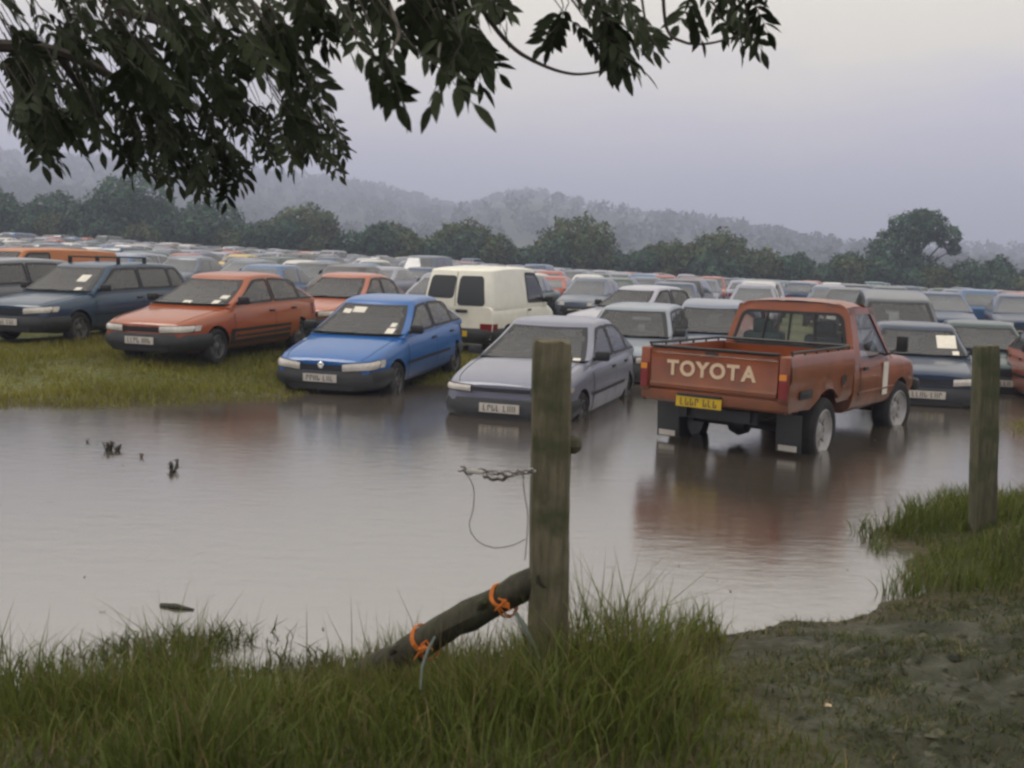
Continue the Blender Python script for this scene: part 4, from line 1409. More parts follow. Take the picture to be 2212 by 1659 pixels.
def ordinal(n):
    if n <= 20: return ORD[n]
    return ['', '', 'twenty', 'thirty', 'forty', 'fifty', 'sixty'][n // 10] + ('-' + ORD[n % 10] if n % 10 else 'th')


def clash(x, y, h, hl, hwid):
    for (ux_, uy_, uh, ul, uw) in USED:
        if math.hypot(x - ux_, y - uy_) > 6: continue
        # separating axes of two rectangles
        A = [(math.cos(h), math.sin(h), hl + 0.12), (-math.sin(h), math.cos(h), hwid + 0.15)]
        B = [(math.cos(uh), math.sin(uh), ul + 0.12), (-math.sin(uh), math.cos(uh), uw + 0.15)]
        sep_ = False
        for ax in A + B:
            d = abs((x - ux_) * ax[0] + (y - uy_) * ax[1])
            ra = sum(abs(a[0] * ax[0] + a[1] * ax[1]) * a[2] for a in A)
            rb = sum(abs(b[0] * ax[0] + b[1] * ax[1]) * b[2] for b in B)
            if d > ra + rb: sep_ = True; break
        if not sep_: return True
    return False


Y0 = 20.5; row = 1; nfar = 0
gaps = [5.6, 6.6]
while Y0 < 118:
    row += 1
    x = -0.52 * Y0 * 1.45 - 6; items = []
    while x < 0.60 * Y0 + 6:
        x += fr.uniform(2.2, 2.65)
        y = Y0 - 0.24 * x + fr.uniform(-0.5, 0.5)
        if fr.random() < 0.03: continue
        if not (16.5 < y < 112) or abs(x) > 0.545 * y + 1.0: continue
        h = HD + R(fr.uniform(-4, 4)) + (math.pi if row % 2 else 0)
        ki = fr.choices(range(10), [22, 16, 11, 2, 14, 1, 15, 10, 6, 4])[0]
        if clash(x, y, h, KINDS_FAR[ki][2].L / 2, KINDS_FAR[ki][2].W / 2): continue
        items.append((x, y, h, ki))
    for n_, (x, y, h, ki) in enumerate(items):
        nm, lb, car = KINDS_FAR[ki]
        cn, col, _w = fr.choices(PAL, [p[2] for p in PAL])[0]
        if row == 7 and n_ == 8: cn, col = 'yellow', (0.62, 0.42, 0.06)
        o = obj_from(nm, PROTO[ki])
        k = fr.uniform(0.85, 1.12)
        o.color = (col[0] * k, col[1] * k, col[2] * k, 1)
        o.location = (x, y, gz(x, y)); o.rotation_euler = (0, 0, h)
        tag(o, f'{cn} {lb} in the {ordinal(row)} row back, {ordinal(n_ + 1)} from that row\'s left end', 'van' if ki == 5 else 'car', f'cars parked in the {ordinal(row)} row')
        USED.append((x, y, h, car.L / 2, car.W / 2)); nfar += 1
    Y0 += gaps[row % 2] * (1 + (Y0 - 20) * 0.004)
print('far cars', nfar)

# ------------------------------------------------------------------ trees, hedge, hills
def quad_cloud(name, cen, nrm, size, cols, mat, aspect=0.7):
    """many small leaf faces in one mesh; cen (n,3), nrm (n,3), size (n,), cols (n,3)"""
    n = len(cen)
    nrm = nrm / (np.linalg.norm(nrm, axis=1, keepdims=True) + 1e-9)
    ref = rng.normal(size=(n, 3))
    u = np.cross(nrm, ref); u /= np.linalg.norm(u, axis=1, keepdims=True) + 1e-9
    v = np.cross(nrm, u)
    s_ = size[:, None]
    P = np.stack([cen - u * s_, cen + v * s_ * aspect * 0.6 - u * s_ * 0.1, cen + u * s_, cen - v * s_ * aspect * 0.6 + u * s_ * 0.15], 1)
    me = bpy.data.meshes.new(name)
    me.vertices.add(n * 4); me.vertices.foreach_set('co', P.ravel())
    me.loops.add(n * 4); me.loops.foreach_set('vertex_index', np.arange(n * 4))
    me.polygons.add(n); me.polygons.foreach_set('loop_start', np.arange(0, n * 4, 4))
    me.update(calc_edges=True)
    a = me.attributes.new('Col', 'FLOAT_COLOR', 'POINT')
    c4 = np.concatenate([np.repeat(cols, 4, 0), np.ones((n * 4, 1))], 1)
    a.data.foreach_set('color', c4.ravel())
    me.materials.append(mat)
    return me


def crown_points(lobes, n, surf=0.75):
    """lobes: (x,y,z,rx,ry,rz)"""
    vol = np.array([l[3] * l[4] * l[5] for l in lobes]) ** 0.67
    pick = rng.choice(len(lobes), n, p=vol / vol.sum())
    L_ = np.array(lobes)[pick]
    d = rng.normal(size=(n, 3)); d /= np.linalg.norm(d, axis=1, keepdims=True)
    bump = 1 + 0.16 * np.sin(d[:, 0] * 7 + pick) * np.cos(d[:, 2] * 6 + pick * 2) + 0.10 * np.sin(d[:, 1] * 13 + pick)
    r = (rng.random(n) ** (1 / 3.0) * (1 - surf) + surf * (0.82 + 0.22 * rng.random(n))) * bump
    p = L_[:, :3] + d * L_[:, 3:6] * r[:, None]
    return p, d


m_leaf = attr_mat('tree_foliage', rough=0.6, trans=0.25)
m_bark = pmat('bark', (0.06, 0.05, 0.038), rough=0.9, bump=0.6, bscale=20, var=0.3)


def tree(name, x, y, lobes, n, label, cat, group, col, leaf=0.28, trunk=None):
    """lobes are relative to the base of the tree"""
    z0 = gz(x, y)
    root = empty(name, (x, y, z0))
    p, d = crown_points(lobes, n)
    p[:, 2] = np.maximum(p[:, 2], 0.03)
    tone = 0.65 + 0.7 * rng.random((n, 1))
    clump = (0.8 + 0.4 * (np.sin(p[:, :1] * 1.3 + x) * np.sin(p[:, 2:3] * 1.7 + y) * 0.5 + 0.5))
    cols = np.array(col)[None, :] * tone * clump * (1 + 0.15 * rng.normal(size=(n, 3)))
    me = quad_cloud('crown', p, d + 0.7 * rng.normal(size=(n, 3)), leaf * (0.6 + 0.8 * rng.random(n)), np.clip(cols, 0.004, 1), m_leaf)
    cr = obj_from('crown', me, root); cr['kind'] = 'stuff'
    H = max(l[2] + l[5] for l in lobes)
    tr = trunk or H * 0.028
    tk = MB()
    cx_, cy_ = np.mean([l[0] for l in lobes]), np.mean([l[1] for l in lobes])
    tk.tube([(0, 0, -0.15), (0.05, 0, 0.3), (cx_ * 0.2, cy_ * 0.2, H * 0.25), (cx_ * 0.6, cy_ * 0.6, H * 0.5), (cx_, cy_, H * 0.8)], [tr * 1.4, tr * 1.1, tr, tr * 0.7, tr * 0.25], 8)
    for l in lobes:
        tk.tube([(cx_ * 0.3, cy_ * 0.3, H * 0.3), ((cx_ * 0.3 + l[0]) / 2, (cy_ * 0.3 + l[1]) / 2, (H * 0.3 + l[2]) / 2 + 0.2), (l[0], l[1], l[2])], [tr * 0.5, tr * 0.35, tr * 0.12], 6)
    tk.build('trunk', m_bark, root)
    tag(root, label, cat, group)
    return root


YT = 120.0
def hedge_tree(pxc, top, span, label, name='hedge_tree', Yd=YT, col=(0.040, 0.058, 0.026), dens=1.0, cat='tree', rough=5, seed=0):
    b = at_depth(pxc * QS, 500, Yd)
    x = b.x
    z0 = gz(x, Yd)
    ztop = at_depth(pxc * QS, top * QS, Yd).z
    H = max(ztop - z0, 2.0); Wd = span * QS * Yd / FPX
    rr = random.Random(int(pxc * 13 + top + seed))
    lobes = [(0, 0, H * 0.55, Wd * 0.36, Wd * 0.34, H * 0.43)]
    for k in range(rough):
        a = rr.uniform(-1, 1)
        hz_ = H * rr.uniform(0.3, 0.72) * (1 - 0.25 * abs(a))
        lobes.append((a * Wd * 0.34, rr.uniform(-0.3, 0.3) * Wd, hz_, Wd * rr.uniform(0.16, 0.24), Wd * 0.2, H * rr.uniform(0.18, 0.28)))
    lobes.append((0, 0, H * 0.2, Wd * 0.45, Wd * 0.3, H * 0.22))
    tree(name, x, Yd, lobes, int((2600 + 75 * Wd * H) * dens), label, cat, 'trees and bushes along the far hedge', col)


G2, G3 = (0.088, 0.120, 0.046), (0.058, 0.112, 0.064)
hedge_tree(290, 372, 250, 'tall rounded tree in the far hedge behind the orange van', col=G3)
hedge_tree(130, 415, 180, 'broad tree in the far hedge at the far left', col=G3)
hedge_tree(-20, 400, 190, 'tree in the far hedge beyond the left end of the front row', col=G3)
hedge_tree(455, 428, 200, 'dark wide tree in the far hedge under the overhanging ash leaves', col=G3)
hedge_tree(650, 440, 210, 'olive green tree in the far hedge right of the overhanging leaves', col=G2)
hedge_tree(830, 480, 170, 'low rounded tree in the far hedge above the bright blue hatchback', col=G2)
hedge_tree(985, 474, 190, 'spreading tree in the far hedge just left of the white van roof', col=G2)
hedge_tree(1225, 463, 230, 'large domed tree in the middle of the far hedge above the silver hatchback', col=G2)
hedge_tree(1395, 522, 120, 'small tree in the far hedge between the two domed trees', col=G2)
hedge_tree(1520, 495, 190, 'pointed domed tree in the far hedge left of the pickup cab', col=G2)
hedge_tree(1685, 546, 130, 'low tree in the far hedge directly above the pickup cab', col=G3)
hedge_tree(1795, 540, 130, 'bushy tree in the far hedge left of the tallest tree', col=G3)
hedge_tree(2225, 560, 130, 'tree in the far hedge at the far right end', col=G3)
# the big tree with an overhanging limb on the right
bx_ = at_depth(1950 * QS, 500, YT); zb_ = gz(bx_.x, YT)
def lob(px, py, rpx, ry=None):
    p = at_depth(px * QS, py * QS, YT); r_ = rpx * QS * YT / FPX
    return (p.x - bx_.x, random.uniform(-1, 1), p.z - zb_, r_, r_ * 1.1, r_ * (ry or 0.85))
LB = [lob(1925, 545, 52, 1.0), lob(1960, 500, 48), lob(2005, 490, 40), lob(2042, 512, 27), lob(2060, 540, 15), lob(1905, 595, 50), lob(1960, 590, 52), lob(2005, 615, 34), lob(1985, 470, 22), lob(1880, 605, 30), lob(1940, 625, 60, 0.5)]
tree('oak_tree', bx_.x, YT, LB, 15000, 'tallest tree in the far hedge, its crown leaning out over a gap to the right', 'tree', 'trees and bushes along the far hedge', G3, 0.26)
hedge_tree(2112, 552, 105, 'round bush standing alone right of the tallest tree', col=G3)
for k, pxk in enumerate(range(-60, 2300, 62)):
    pw = ['left of', 'under', 'between', 'right of'][k % 4]
    base_y = 500 + 0.0627 * pxk
    hedge_tree(pxk, base_y - 50 - 16 * math.sin(k * 1.9) - 5, 120, f'low leafy hedge bush, {ordinal(k + 1)} from the left end of the far hedge', name='hedge_bush', Yd=YT - 4, dens=0.7, cat='bush', rough=3, col=G3 if k % 3 else G2, seed=k)

# hills: one sheet, woods and fields on it
RID = [(-900, 262), (-400, 285), (-100, 318), (105, 346), (300, 358), (560, 378), (750, 394), (900, 424), (1000, 448), (1090, 424), (1140, 418), (1230, 440), (1340, 472), (1500, 498), (1650, 518), (1850, 535), (2100, 552), (2400, 566), (3000, 590)]
YR = 1300.0
rid_x = [at_depth(a * QS, 300, YR).x for a, b in RID]
rid_z = [at_depth(a * QS, b * QS, YR).z - 9.0 for a, b in RID]
rid = pchip(rid_x, rid_z)
hxs = np.linspace(rid_x[0], rid_x[-1], 150); hys = np.concatenate([np.linspace(330, YR, 40), np.linspace(YR + 60, 2300, 14)])
HX, HY = np.meshgrid(hxs, hys, indexing='ij')
RZ = np.array([rid(v) for v in hxs])[:, None]
def hill_z(HX, HY, RZ):
    up = sstep(330, YR, HY) ** 0.9
    wob = (vnoise(HX / 160, HY / 160, 51) - 0.5) * 16 * np.clip((HY - 330) / 400, 0, 1) * (1 - np.exp(-((HY - YR) / 220) ** 2))
    z = RZ * np.where(HY <= YR, up, 1 - 0.25 * sstep(YR, 2300, HY)) + wob
    # nearer shoulder of the hill on the left
    sh = 34 * np.exp(-((HY - 640) / 170) ** 2) * (1 - sstep(-330, -140, HX))
    return np.maximum(z, sh + z * 0.3) + 0.6
HZ = hill_z(HX, HY, RZ)
wood = vnoise(HX / 120, HY / 150, 61) * 0.6 + vnoise(HX / 45, HY / 60, 62) * 0.4
fieldc = np.where((vnoise(HX / 70, HY / 90, 63) > 0.5)[..., None], np.array([0.055, 0.075, 0.035]), np.array([0.085, 0.09, 0.05]))
hc = np.where((wood > 0.36)[..., None], np.array([0.03, 0.042, 0.022]), fieldc)
m_hill = attr_mat('hillside', rough=0.9)
hill = grid_mesh('hills', HX, HY, HZ, m_hill, hc)
tag(hill, 'hazy blue wooded hillside sloping down to the right behind the hedge', kind='structure')
# woods on the hills: far off and reading as one mass
cen, siz = [], []
for k in range(6600):
    if k < 1100:                  # trees standing along the skyline
        x = rng.uniform(rid_x[2], rid_x[-3]); y = YR + rng.uniform(-60, 30)
        if vnoise(np.array([x / 60.0]), np.array([3.0]), 71)[0] < 0.34: continue
    elif k < 2400:                # the nearer wooded shoulder on the left
        x = rng.uniform(-520, -150); y = rng.uniform(470, 720)
    else:
        x = rng.uniform(rid_x[1], rid_x[-2]); y = rng.uniform(420, 1280)
    wv = vnoise(np.array([x / 120]), np.array([y / 150]), 61)[0] * 0.6 + vnoise(np.array([x / 45]), np.array([y / 60]), 62)[0] * 0.4
    if k >= 2400 and wv < 0.37: continue
    z = float(hill_z(np.array([x]), np.array([y]), np.array([rid(x)]))[0])
    h = rng.uniform(6, 13) * (0.75 if 1100 <= k < 2400 else 1.0) * (1.0 if k >= 1100 else rng.choice([0.7, 1.0, 1.35], p=[0.4, 0.45, 0.15]))
    m_n = 26
    d = rng.normal(size=(m_n, 3)); d /= np.linalg.norm(d, axis=1, keepdims=True)
    cen.append(np.array([x, y, z + h * 0.5]) + d * np.array([h * 0.45, h * 0.45, h * 0.5]) * rng.uniform(0.6, 1, (m_n, 1)))
    siz.append(np.full(m_n, h * 0.22))
cen = np.concatenate(cen); siz = np.concatenate(siz)
wc = np.array([0.030, 0.044, 0.022])[None] * (0.6 + 0.8 * rng.random((len(cen), 1)))
o = obj_from('distant_woodland', quad_cloud('distant_woodland', cen, rng.normal(size=cen.shape), siz, wc, m_leaf))
tag(o, 'distant woods spread over the hazy hills behind the hedge', 'woodland', kind='stuff')

# ------------------------------------------------------------------ grass
def blades(name, X, Y, Z, H, W, lean, cols, mat, parent=None):
    """grass blades, two bent segments each, one mesh"""
    n = len(X)
    a = rng.uniform(0, 2 * math.pi, n)
    ux_, uy_ = np.cos(a), np.sin(a)
    la = rng.uniform(0, 2 * math.pi, n); lx_, ly_ = np.cos(la) * lean, np.sin(la) * lean
    B = np.stack([X, Y, Z - 0.02], -1)
    T1 = B + np.stack([lx_ * 0.35, ly_ * 0.35, H * 0.55], -1)
    T2 = B + np.stack([lx_, ly_, H * (1 - 0.25 * np.minimum(lean / H, 1.5))], -1)
    s_ = np.stack([ux_ * W, uy_ * W, 0 * W], -1)
    P = np.stack([B - s_, B + s_, T1 + s_ * 0.75, T1 - s_ * 0.75, T2], 1)
    me = bpy.data.meshes.new(name)
    me.vertices.add(n * 5); me.vertices.foreach_set('co', P.ravel())
    base = np.arange(n)[:, None] * 5
    li = np.concatenate([base + np.array([0, 1, 2, 3]), base + np.array([3, 2, 4])], 1).ravel()
    me.loops.add(n * 7); me.loops.foreach_set('vertex_index', li)
    ls = np.stack([np.arange(n) * 7, np.arange(n) * 7 + 4], 1).ravel()
    me.polygons.add(n * 2); me.polygons.foreach_set('loop_start', ls)
    me.update(calc_edges=True)
    at_ = me.attributes.new('Col', 'FLOAT_COLOR', 'POINT')
    at_.data.foreach_set('color', np.concatenate([np.repeat(cols, 5, 0), np.ones((n * 5, 1))], 1).ravel())
    me.materials.append(mat)
    return obj_from(name, me, parent)


m_grass = attr_mat('grass_blades', rough=0.55, trans=0.3)


def grass_cols(n, X, Y, a, b, dry=0.06):
    t = (vnoise(X * 1.1, Y * 1.1, 81) * 0.7 + 0.3 * rng.random(n))[:, None]
    c = np.array(a) * (1 - t) + np.array(b) * t
    d = (rng.random(n) < dry)[:, None]
    c = np.where(d, np.array([0.20, 0.16, 0.07]), c)
    return np.clip(c * (0.7 + 0.6 * rng.random((n, 1))), 0.003, 1)


# near bank
n = 90000
X = rng.uniform(-3.4, 3.2, n); Y = rng.uniform(1.6, 5.2, n)
sd = pond_sd(X, Y); mud = mudness(X, Y)
keep = (sd > -0.16 - 0.25 * (vnoise(X * 2.5, Y * 2.5, 91) > 0.68)) & (mud < 0.12 + 0.4 * rng.random(n)) & (np.abs(X) < 0.62 * Y + 0.3)
keep &= (vnoise(X * 2.6, Y * 3.3, 92) * 0.75 + 0.25 * vnoise(X * 9, Y * 9, 89) + 0.40 * rng.random(n) > 0.46)
X, Y = X[keep], Y[keep]; n = len(X)
hN = vnoise(X * 2.3, Y * 2.3, 93)
H = (0.05 + 0.24 * hN ** 1.7) * rng.uniform(0.5, 1.5, n)
pd = np.hypot(X - 0.15, Y - 3.6)
H *= 1 + 1.1 * np.exp(-(pd / 0.45) ** 2)
H = np.where((pond_sd(X, Y) < 0.25) & (vnoise(X * 2.9, Y * 2.9, 94) > 0.62), H * 1.6, H)
o = blades('bank_grass', X, Y, np.maximum(ground_z(X, Y), -0.05), H, rng.uniform(0.0018, 0.0042, n), H * rng.uniform(0.1, 0.8, n), grass_cols(n, X, Y, (0.060, 0.088, 0.016), (0.165, 0.190, 0.036), 0.14), m_grass)
tag(o, 'rank green grass along the near bank around the wooden post', 'grass', kind='stuff')
# seeding stems and tall stalks by the post and along the bank
n = 420
X = np.concatenate([rng.normal(0.45, 0.55, 260), rng.uniform(-2.4, 1.2, 160)]); Y = np.concatenate([rng.normal(3.75, 0.25, 260), rng.uniform(3.3, 4.3, 160)])
keep = (pond_sd(X, Y) > -0.05) & (mudness(X, Y) < 0.4); X, Y = X[keep], Y[keep]; n = len(X)
H = rng.uniform(0.22, 0.48, n)
o = blades('tall_stalks', X, Y, ground_z(X, Y), H, rng.uniform(0.0016, 0.0026, n), H * rng.uniform(0.05, 0.35, n), grass_cols(n, X, Y, (0.075, 0.085, 0.03), (0.13, 0.12, 0.05), 0.3), m_grass)
tag(o, 'thin seeding grass stalks standing up against the water', 'grass', kind='stuff')
# weeds standing out of the shallow water on the left
cx0 = [at_z(a * QS, b * QS, 0.0) for a, b in ((220, 1420), (300, 1400), (400, 1400), (440, 1385), (500, 1380), (330, 1440), (620, 1450), (700, 1440))]
X = np.concatenate([rng.normal(c.x, 0.11, 260) for c in cx0]); Y = np.concatenate([rng.normal(c.y, 0.08, 260) for c in cx0]); n = len(X)
H = rng.uniform(0.05, 0.17, n)
o = blades('water_weeds', X, Y, np.maximum(ground_z(X, Y), -0.04), H, rng.uniform(0.002, 0.006, n), H * rng.uniform(0.2, 1.0, n), grass_cols(n, X, Y, (0.05, 0.065, 0.018), (0.11, 0.12, 0.035), 0.05), m_grass)
tag(o, 'leafy weeds standing out of the shallows at the near left', 'weeds', kind='stuff')
# sparse tufts on the trodden earth
n = 70000
X = rng.uniform(0.6, 4.6, n); Y = rng.uniform(2.2, 6.6, n)
keep = (pond_sd(X, Y) > 0.02) & (vnoise(X * 2.2, Y * 3.2, 95) + 0.35 * vnoise(X * 7, Y * 9, 99) + 0.12 * rng.random(n) > 0.66) & (mudness(X, Y) > 0.1)
X, Y = X[keep], Y[keep]; n = len(X); H = rng.uniform(0.015, 0.085, n)
o = blades('trampled_grass', X, Y, ground_z(X, Y), H, rng.uniform(0.002, 0.004, n), H * rng.uniform(0.3, 1.5, n), grass_cols(n, X, Y, (0.050, 0.068, 0.018), (0.11, 0.12, 0.04), 0.15), m_grass)
tag(o, 'short trampled grass in the wet earth at the near right', 'grass', kind='stuff')
# clods of earth on the trodden ground
n = 15000
X = rng.uniform(0.5, 5.2, n); Y = rng.uniform(1.8, 6.0, n)
keep = (pond_sd(X, Y) > 0.0) & (mudness(X, Y) > 0.25 + 0.5 * rng.random(n)) & (vnoise(X * 2.4, Y * 4.2, 105) > 0.34); X, Y = X[keep], Y[keep]; n = len(X)
oct_ = np.array([(1, 0, 0), (0.3, 0.9, 0.1), (-0.8, 0.5, 0), (-0.7, -0.6, 0.1), (0.4, -0.9, 0), (0.1, 0.1, 0.75), (-0.3, -0.1, 0.6)])
of = np.array([(0, 1, 5), (1, 2, 6), (1, 6, 5), (2, 3, 6), (3, 4, 6), (4, 5, 6), (4, 0, 5)])
sz = 0.004 + 0.020 * rng.random(n) ** 3
an = rng.uniform(0, 6.28, n)
base = oct_[None] * (1 + 0.35 * rng.normal(size=(n, 7, 3)))
vx = base[..., 0] * np.cos(an)[:, None] - base[..., 1] * np.sin(an)[:, None]; vy = base[..., 0] * np.sin(an)[:, None] + base[..., 1] * np.cos(an)[:, None]
P = np.stack([X[:, None] + vx * sz[:, None] * 1.5, Y[:, None] + vy * sz[:, None], ground_z(X, Y)[:, None] - 0.006 + base[..., 2] * sz[:, None] * 0.9], -1)
me = bpy.data.meshes.new('mud_clods'); me.vertices.add(n * 7); me.vertices.foreach_set('co', P.ravel())
fi = (of[None] + (np.arange(n) * 7)[:, None, None]).reshape(-1, 3)
me.loops.add(fi.size); me.loops.foreach_set('vertex_index', fi.ravel()); me.polygons.add(len(fi)); me.polygons.foreach_set('loop_start', np.arange(0, fi.size, 3)); me.update(calc_edges=True)
ca = me.attributes.new('Col', 'FLOAT_COLOR', 'POINT')
cc = np.where((rng.random(n) < 0.3)[:, None], np.array([0.080, 0.080, 0.050]), np.array([0.032, 0.033, 0.016])) * (0.6 + 0.8 * rng.random((n, 1)))
ca.data.foreach_set('color', np.concatenate([np.repeat(cc, 7, 0), np.ones((n * 7, 1))], 1).ravel())
me.materials.append(m_ground); me.shade_smooth()
tag(obj_from('mud_clods', me), 'clods of wet earth on the trodden ground at the near right', 'earth', kind='stuff')
# round the right post
n = 26000
X = rng.uniform(2.2, 6.8, n); Y = rng.uniform(5.6, 9.2, n); sd = pond_sd(X, Y)
keep = (sd > 0.06 - 0.2 * (vnoise(X * 3, Y * 3, 140) > 0.6)) & (mudness(X, Y) < 0.2 + 0.3 * rng.random(n)); X, Y = X[keep], Y[keep]; n = len(X)
H = (0.07 + 0.20 * vnoise(X * 1.8, Y * 1.8, 96)) * rng.uniform(0.6, 1.3, n)
o = blades('bank_grass', X, Y, np.maximum(ground_z(X, Y), -0.05), H, rng.uniform(0.0025, 0.005, n), H * rng.uniform(0.1, 0.7, n), grass_cols(n, X, Y, (0.070, 0.100, 0.020), (0.16, 0.185, 0.038), 0.06), m_grass)
tag(o, 'bright green grass around the foot of the right fence post', 'grass', kind='stuff')
# far shore on the left, and wisps by the dark saloon
n = 110000
X = np.concatenate([rng.uniform(-15, 0, n - 9000), rng.uniform(4.6, 9.5, 9000)]); Y = np.concatenate([rng.uniform(10.5, 22, n - 9000), rng.uniform(11.5, 15.5, 9000)])
sd = pond_sd(X, Y)
left = X < 1
patch = vnoise(X * 1.6, Y * 1.6, 97)
keep = (np.where(left, (sd > -0.35 - 0.5 * (patch > 0.6)) & (sd < 6), (patch > 0.60) & (sd > -2.8))) & (np.abs(X) < 0.6 * Y + 0.5)
X, Y = X[keep], Y[keep]; n = len(X)
H = (0.06 + 0.14 * vnoise(X * 0.9, Y * 0.9, 98)) * rng.uniform(0.6, 1.3, n)
H = np.where(X > 1, H + 0.2, H)
o = blades('field_grass', X, Y, np.maximum(ground_z(X, Y), -0.26), H, rng.uniform(0.005, 0.010, n), H * rng.uniform(0.1, 0.8, n), grass_cols(n, X, Y, (0.15, 0.165, 0.024), (0.27, 0.24, 0.036), 0.14), m_grass)
tag(o, 'yellowish green grass between the front row of cars and the water', 'grass', kind='stuff')

# ------------------------------------------------------------------ fence posts, brace, wire
def wood_mat(name, a, b):
    m = bpy.data.materials.new(name); m.use_nodes = True
    t = m.node_tree; p = t.nodes['Principled BSDF']
    tcn = N(t, 'ShaderNodeTexCoord'); mpn = N(t, 'ShaderNodeMapping'); mpn.inputs['Scale'].default_value = (14, 14, 1.6)
    t.links.new(tcn.outputs['Object'], mpn.inputs[0])
    nn = N(t, 'ShaderNodeTexNoise'); nn.inputs['Scale'].default_value = 3.0; nn.inputs['Detail'].default_value = 9; nn.inputs['Roughness'].default_value = 0.65
    t.links.new(mpn.outputs[0], nn.inputs['Vector'])
    cr_ = N(t, 'ShaderNodeValToRGB'); cr_.color_ramp.elements[0].position = 0.32; cr_.color_ramp.elements[0].color = (*a, 1)
    cr_.color_ramp.elements[1].position = 0.72; cr_.color_ramp.elements[1].color = (*b, 1)
    t.links.new(nn.outputs['Fac'], cr_.inputs[0])
    n2 = N(t, 'ShaderNodeTexNoise'); n2.inputs['Scale'].default_value = 5; n2.inputs['Detail'].default_value = 6
    t.links.new(tcn.outputs['Object'], n2.inputs['Vector'])
    mr = N(t, 'ShaderNodeMapRange'); mr.inputs['From Min'].default_value = 0.5; mr.inputs['From Max'].default_value = 0.66
    t.links.new(n2.outputs['Fac'], mr.inputs['Value'])
    mx = N(t, 'ShaderNodeMix', data_type='RGBA'); t.links.new(mr.outputs[0], mx.inputs[0]); t.links.new(cr_.outputs[0], mx.inputs[6]); mx.inputs[7].default_value = (0.045, 0.055, 0.018, 1)
    t.links.new(mx.outputs[2], p.inputs['Base Color'])
    p.inputs['Roughness'].default_value = 0.85
    bp = N(t, 'ShaderNodeBump'); bp.inputs['Strength'].default_value = 0.7; bp.inputs['Distance'].default_value = 0.01
    t.links.new(nn.outputs['Fac'], bp.inputs['Height']); t.links.new(bp.outputs[0], p.inputs['Normal'])
    return m


m_wood = wood_mat('weathered_wood', (0.075, 0.065, 0.036), (0.20, 0.175, 0.105))
m_wood2 = wood_mat('mossy_dark_wood', (0.045, 0.043, 0.024), (0.13, 0.12, 0.066))
m_wood3 = wood_mat('wet_dark_wood', (0.024, 0.022, 0.013), (0.075, 0.068, 0.04))
m_wire = pmat('rusty_wire', (0.11, 0.09, 0.075), rough=0.6, metal=0.4, var=0.4, vscale=40)
m_twine = pmat('orange_twine', (0.62, 0.17, 0.02), rough=0.75, var=0.2, vscale=50)
m_hose = pmat('grey_blue_plastic', (0.12, 0.145, 0.12), rough=0.6, var=0.25, vscale=14, bump=0.3)
m_rag = pmat('pale_plastic', (0.5, 0.48, 0.42), rough=0.7, var=0.2)


def wood_post(pb, pt, w, seed, m, tilt=0.0):
    """squarish weathered post from pb (ground) to pt (top), uneven along its length"""
    rr = random.Random(seed)
    pb, pt = Vector(pb), Vector(pt)
    root = empty('fence_post', pb)
    ax = (pt - pb); Ln = ax.length; ax.normalize()
    sx = Vector((1, 0, 0)); sy = ax.cross(sx).normalized(); sx = sy.cross(ax)
    rows = []
    nlev = 26; nr = 20
    ph = [rr.uniform(0, 6.28) for _ in range(6)]
    for i in range(nlev + 1):
        u = i / nlev
        z = -0.25 + (Ln + 0.25) * u
        ring = []
        for k in range(nr):
            a = 2 * math.pi * k / nr + math.pi / 4
            c_, s_ = math.cos(a), math.sin(a)
            q = 0.5 * w / max(abs(c_), abs(s_)) ** 0.72
            q *= 1 + 0.025 * math.sin(3 * a + ph[0] + 4 * u) + 0.03 * math.sin(7 * u * 3 + ph[1] + a) * 0.6 + 0.015 * rr.uniform(-1, 1)
            q *= 1.0 + 0.06 * (1 - u)
            if i == nlev: q *= 0.93
            ring.append(sx * (q * c_) + sy * (q * s_) + ax * (z + (rr.uniform(-0.012, 0.010) if i == nlev else 0)))
        rows.append([tuple(p) for p in ring])
    mb = MB().grid([[rows[i][k] for i in range(nlev + 1)] for k in range(nr)], closed_u=True)
    mb.ngon(rows[-1])
    mb.build('timber', m, root, angle=50)
    return root, sx, sy, ax


DP = 3.55
pt = at_depth(1192 * QS, 735 * QS, DP)
pbx = at_depth(1187 * QS, 1400 * QS, DP)
pb = Vector((pbx.x, DP, gz(pbx.x, DP)))
wpost = 86 * QS * DP / FPX
post1, sx, sy, ax = wood_post(pb, pt, wpost, 5, m_wood)
tag(post1, 'thick weathered wooden fence post in the middle, in front of the silver hatchback', 'fence post', 'fence posts on the near bank')
# a knot / broken insulator on its right side
kp = at_depth(1238 * QS, 962 * QS, DP) - pb
kb = MB()
kb.lathe([(-0.03, 0.010), (-0.02, 0.026), (0.0, 0.034), (0.022, 0.028), (0.034, 0.008)], 10, 'z', c=tuple(kp + Vector((0.0, 0, 0))))
kb.box(tuple(kp + Vector((-0.02, 0, 0.0))), (0.05, 0.03, 0.03), bev=0.008)
kb.build('knot', m_wood2, post1)
D2 = 6.8
pt2 = at_depth(2131 * QS, 748 * QS, D2); pb2x = at_depth(2121 * QS, 1140 * QS, D2)
pb2 = Vector((pb2x.x, D2, gz(pb2x.x, D2)))
post2, _, _, _ = wood_post(pb2, pt2, 0.145, 9, m_wood2)
tag(post2, 'dark mossy fence post standing in the grass at the right', 'fence post', 'fence posts on the near bank')
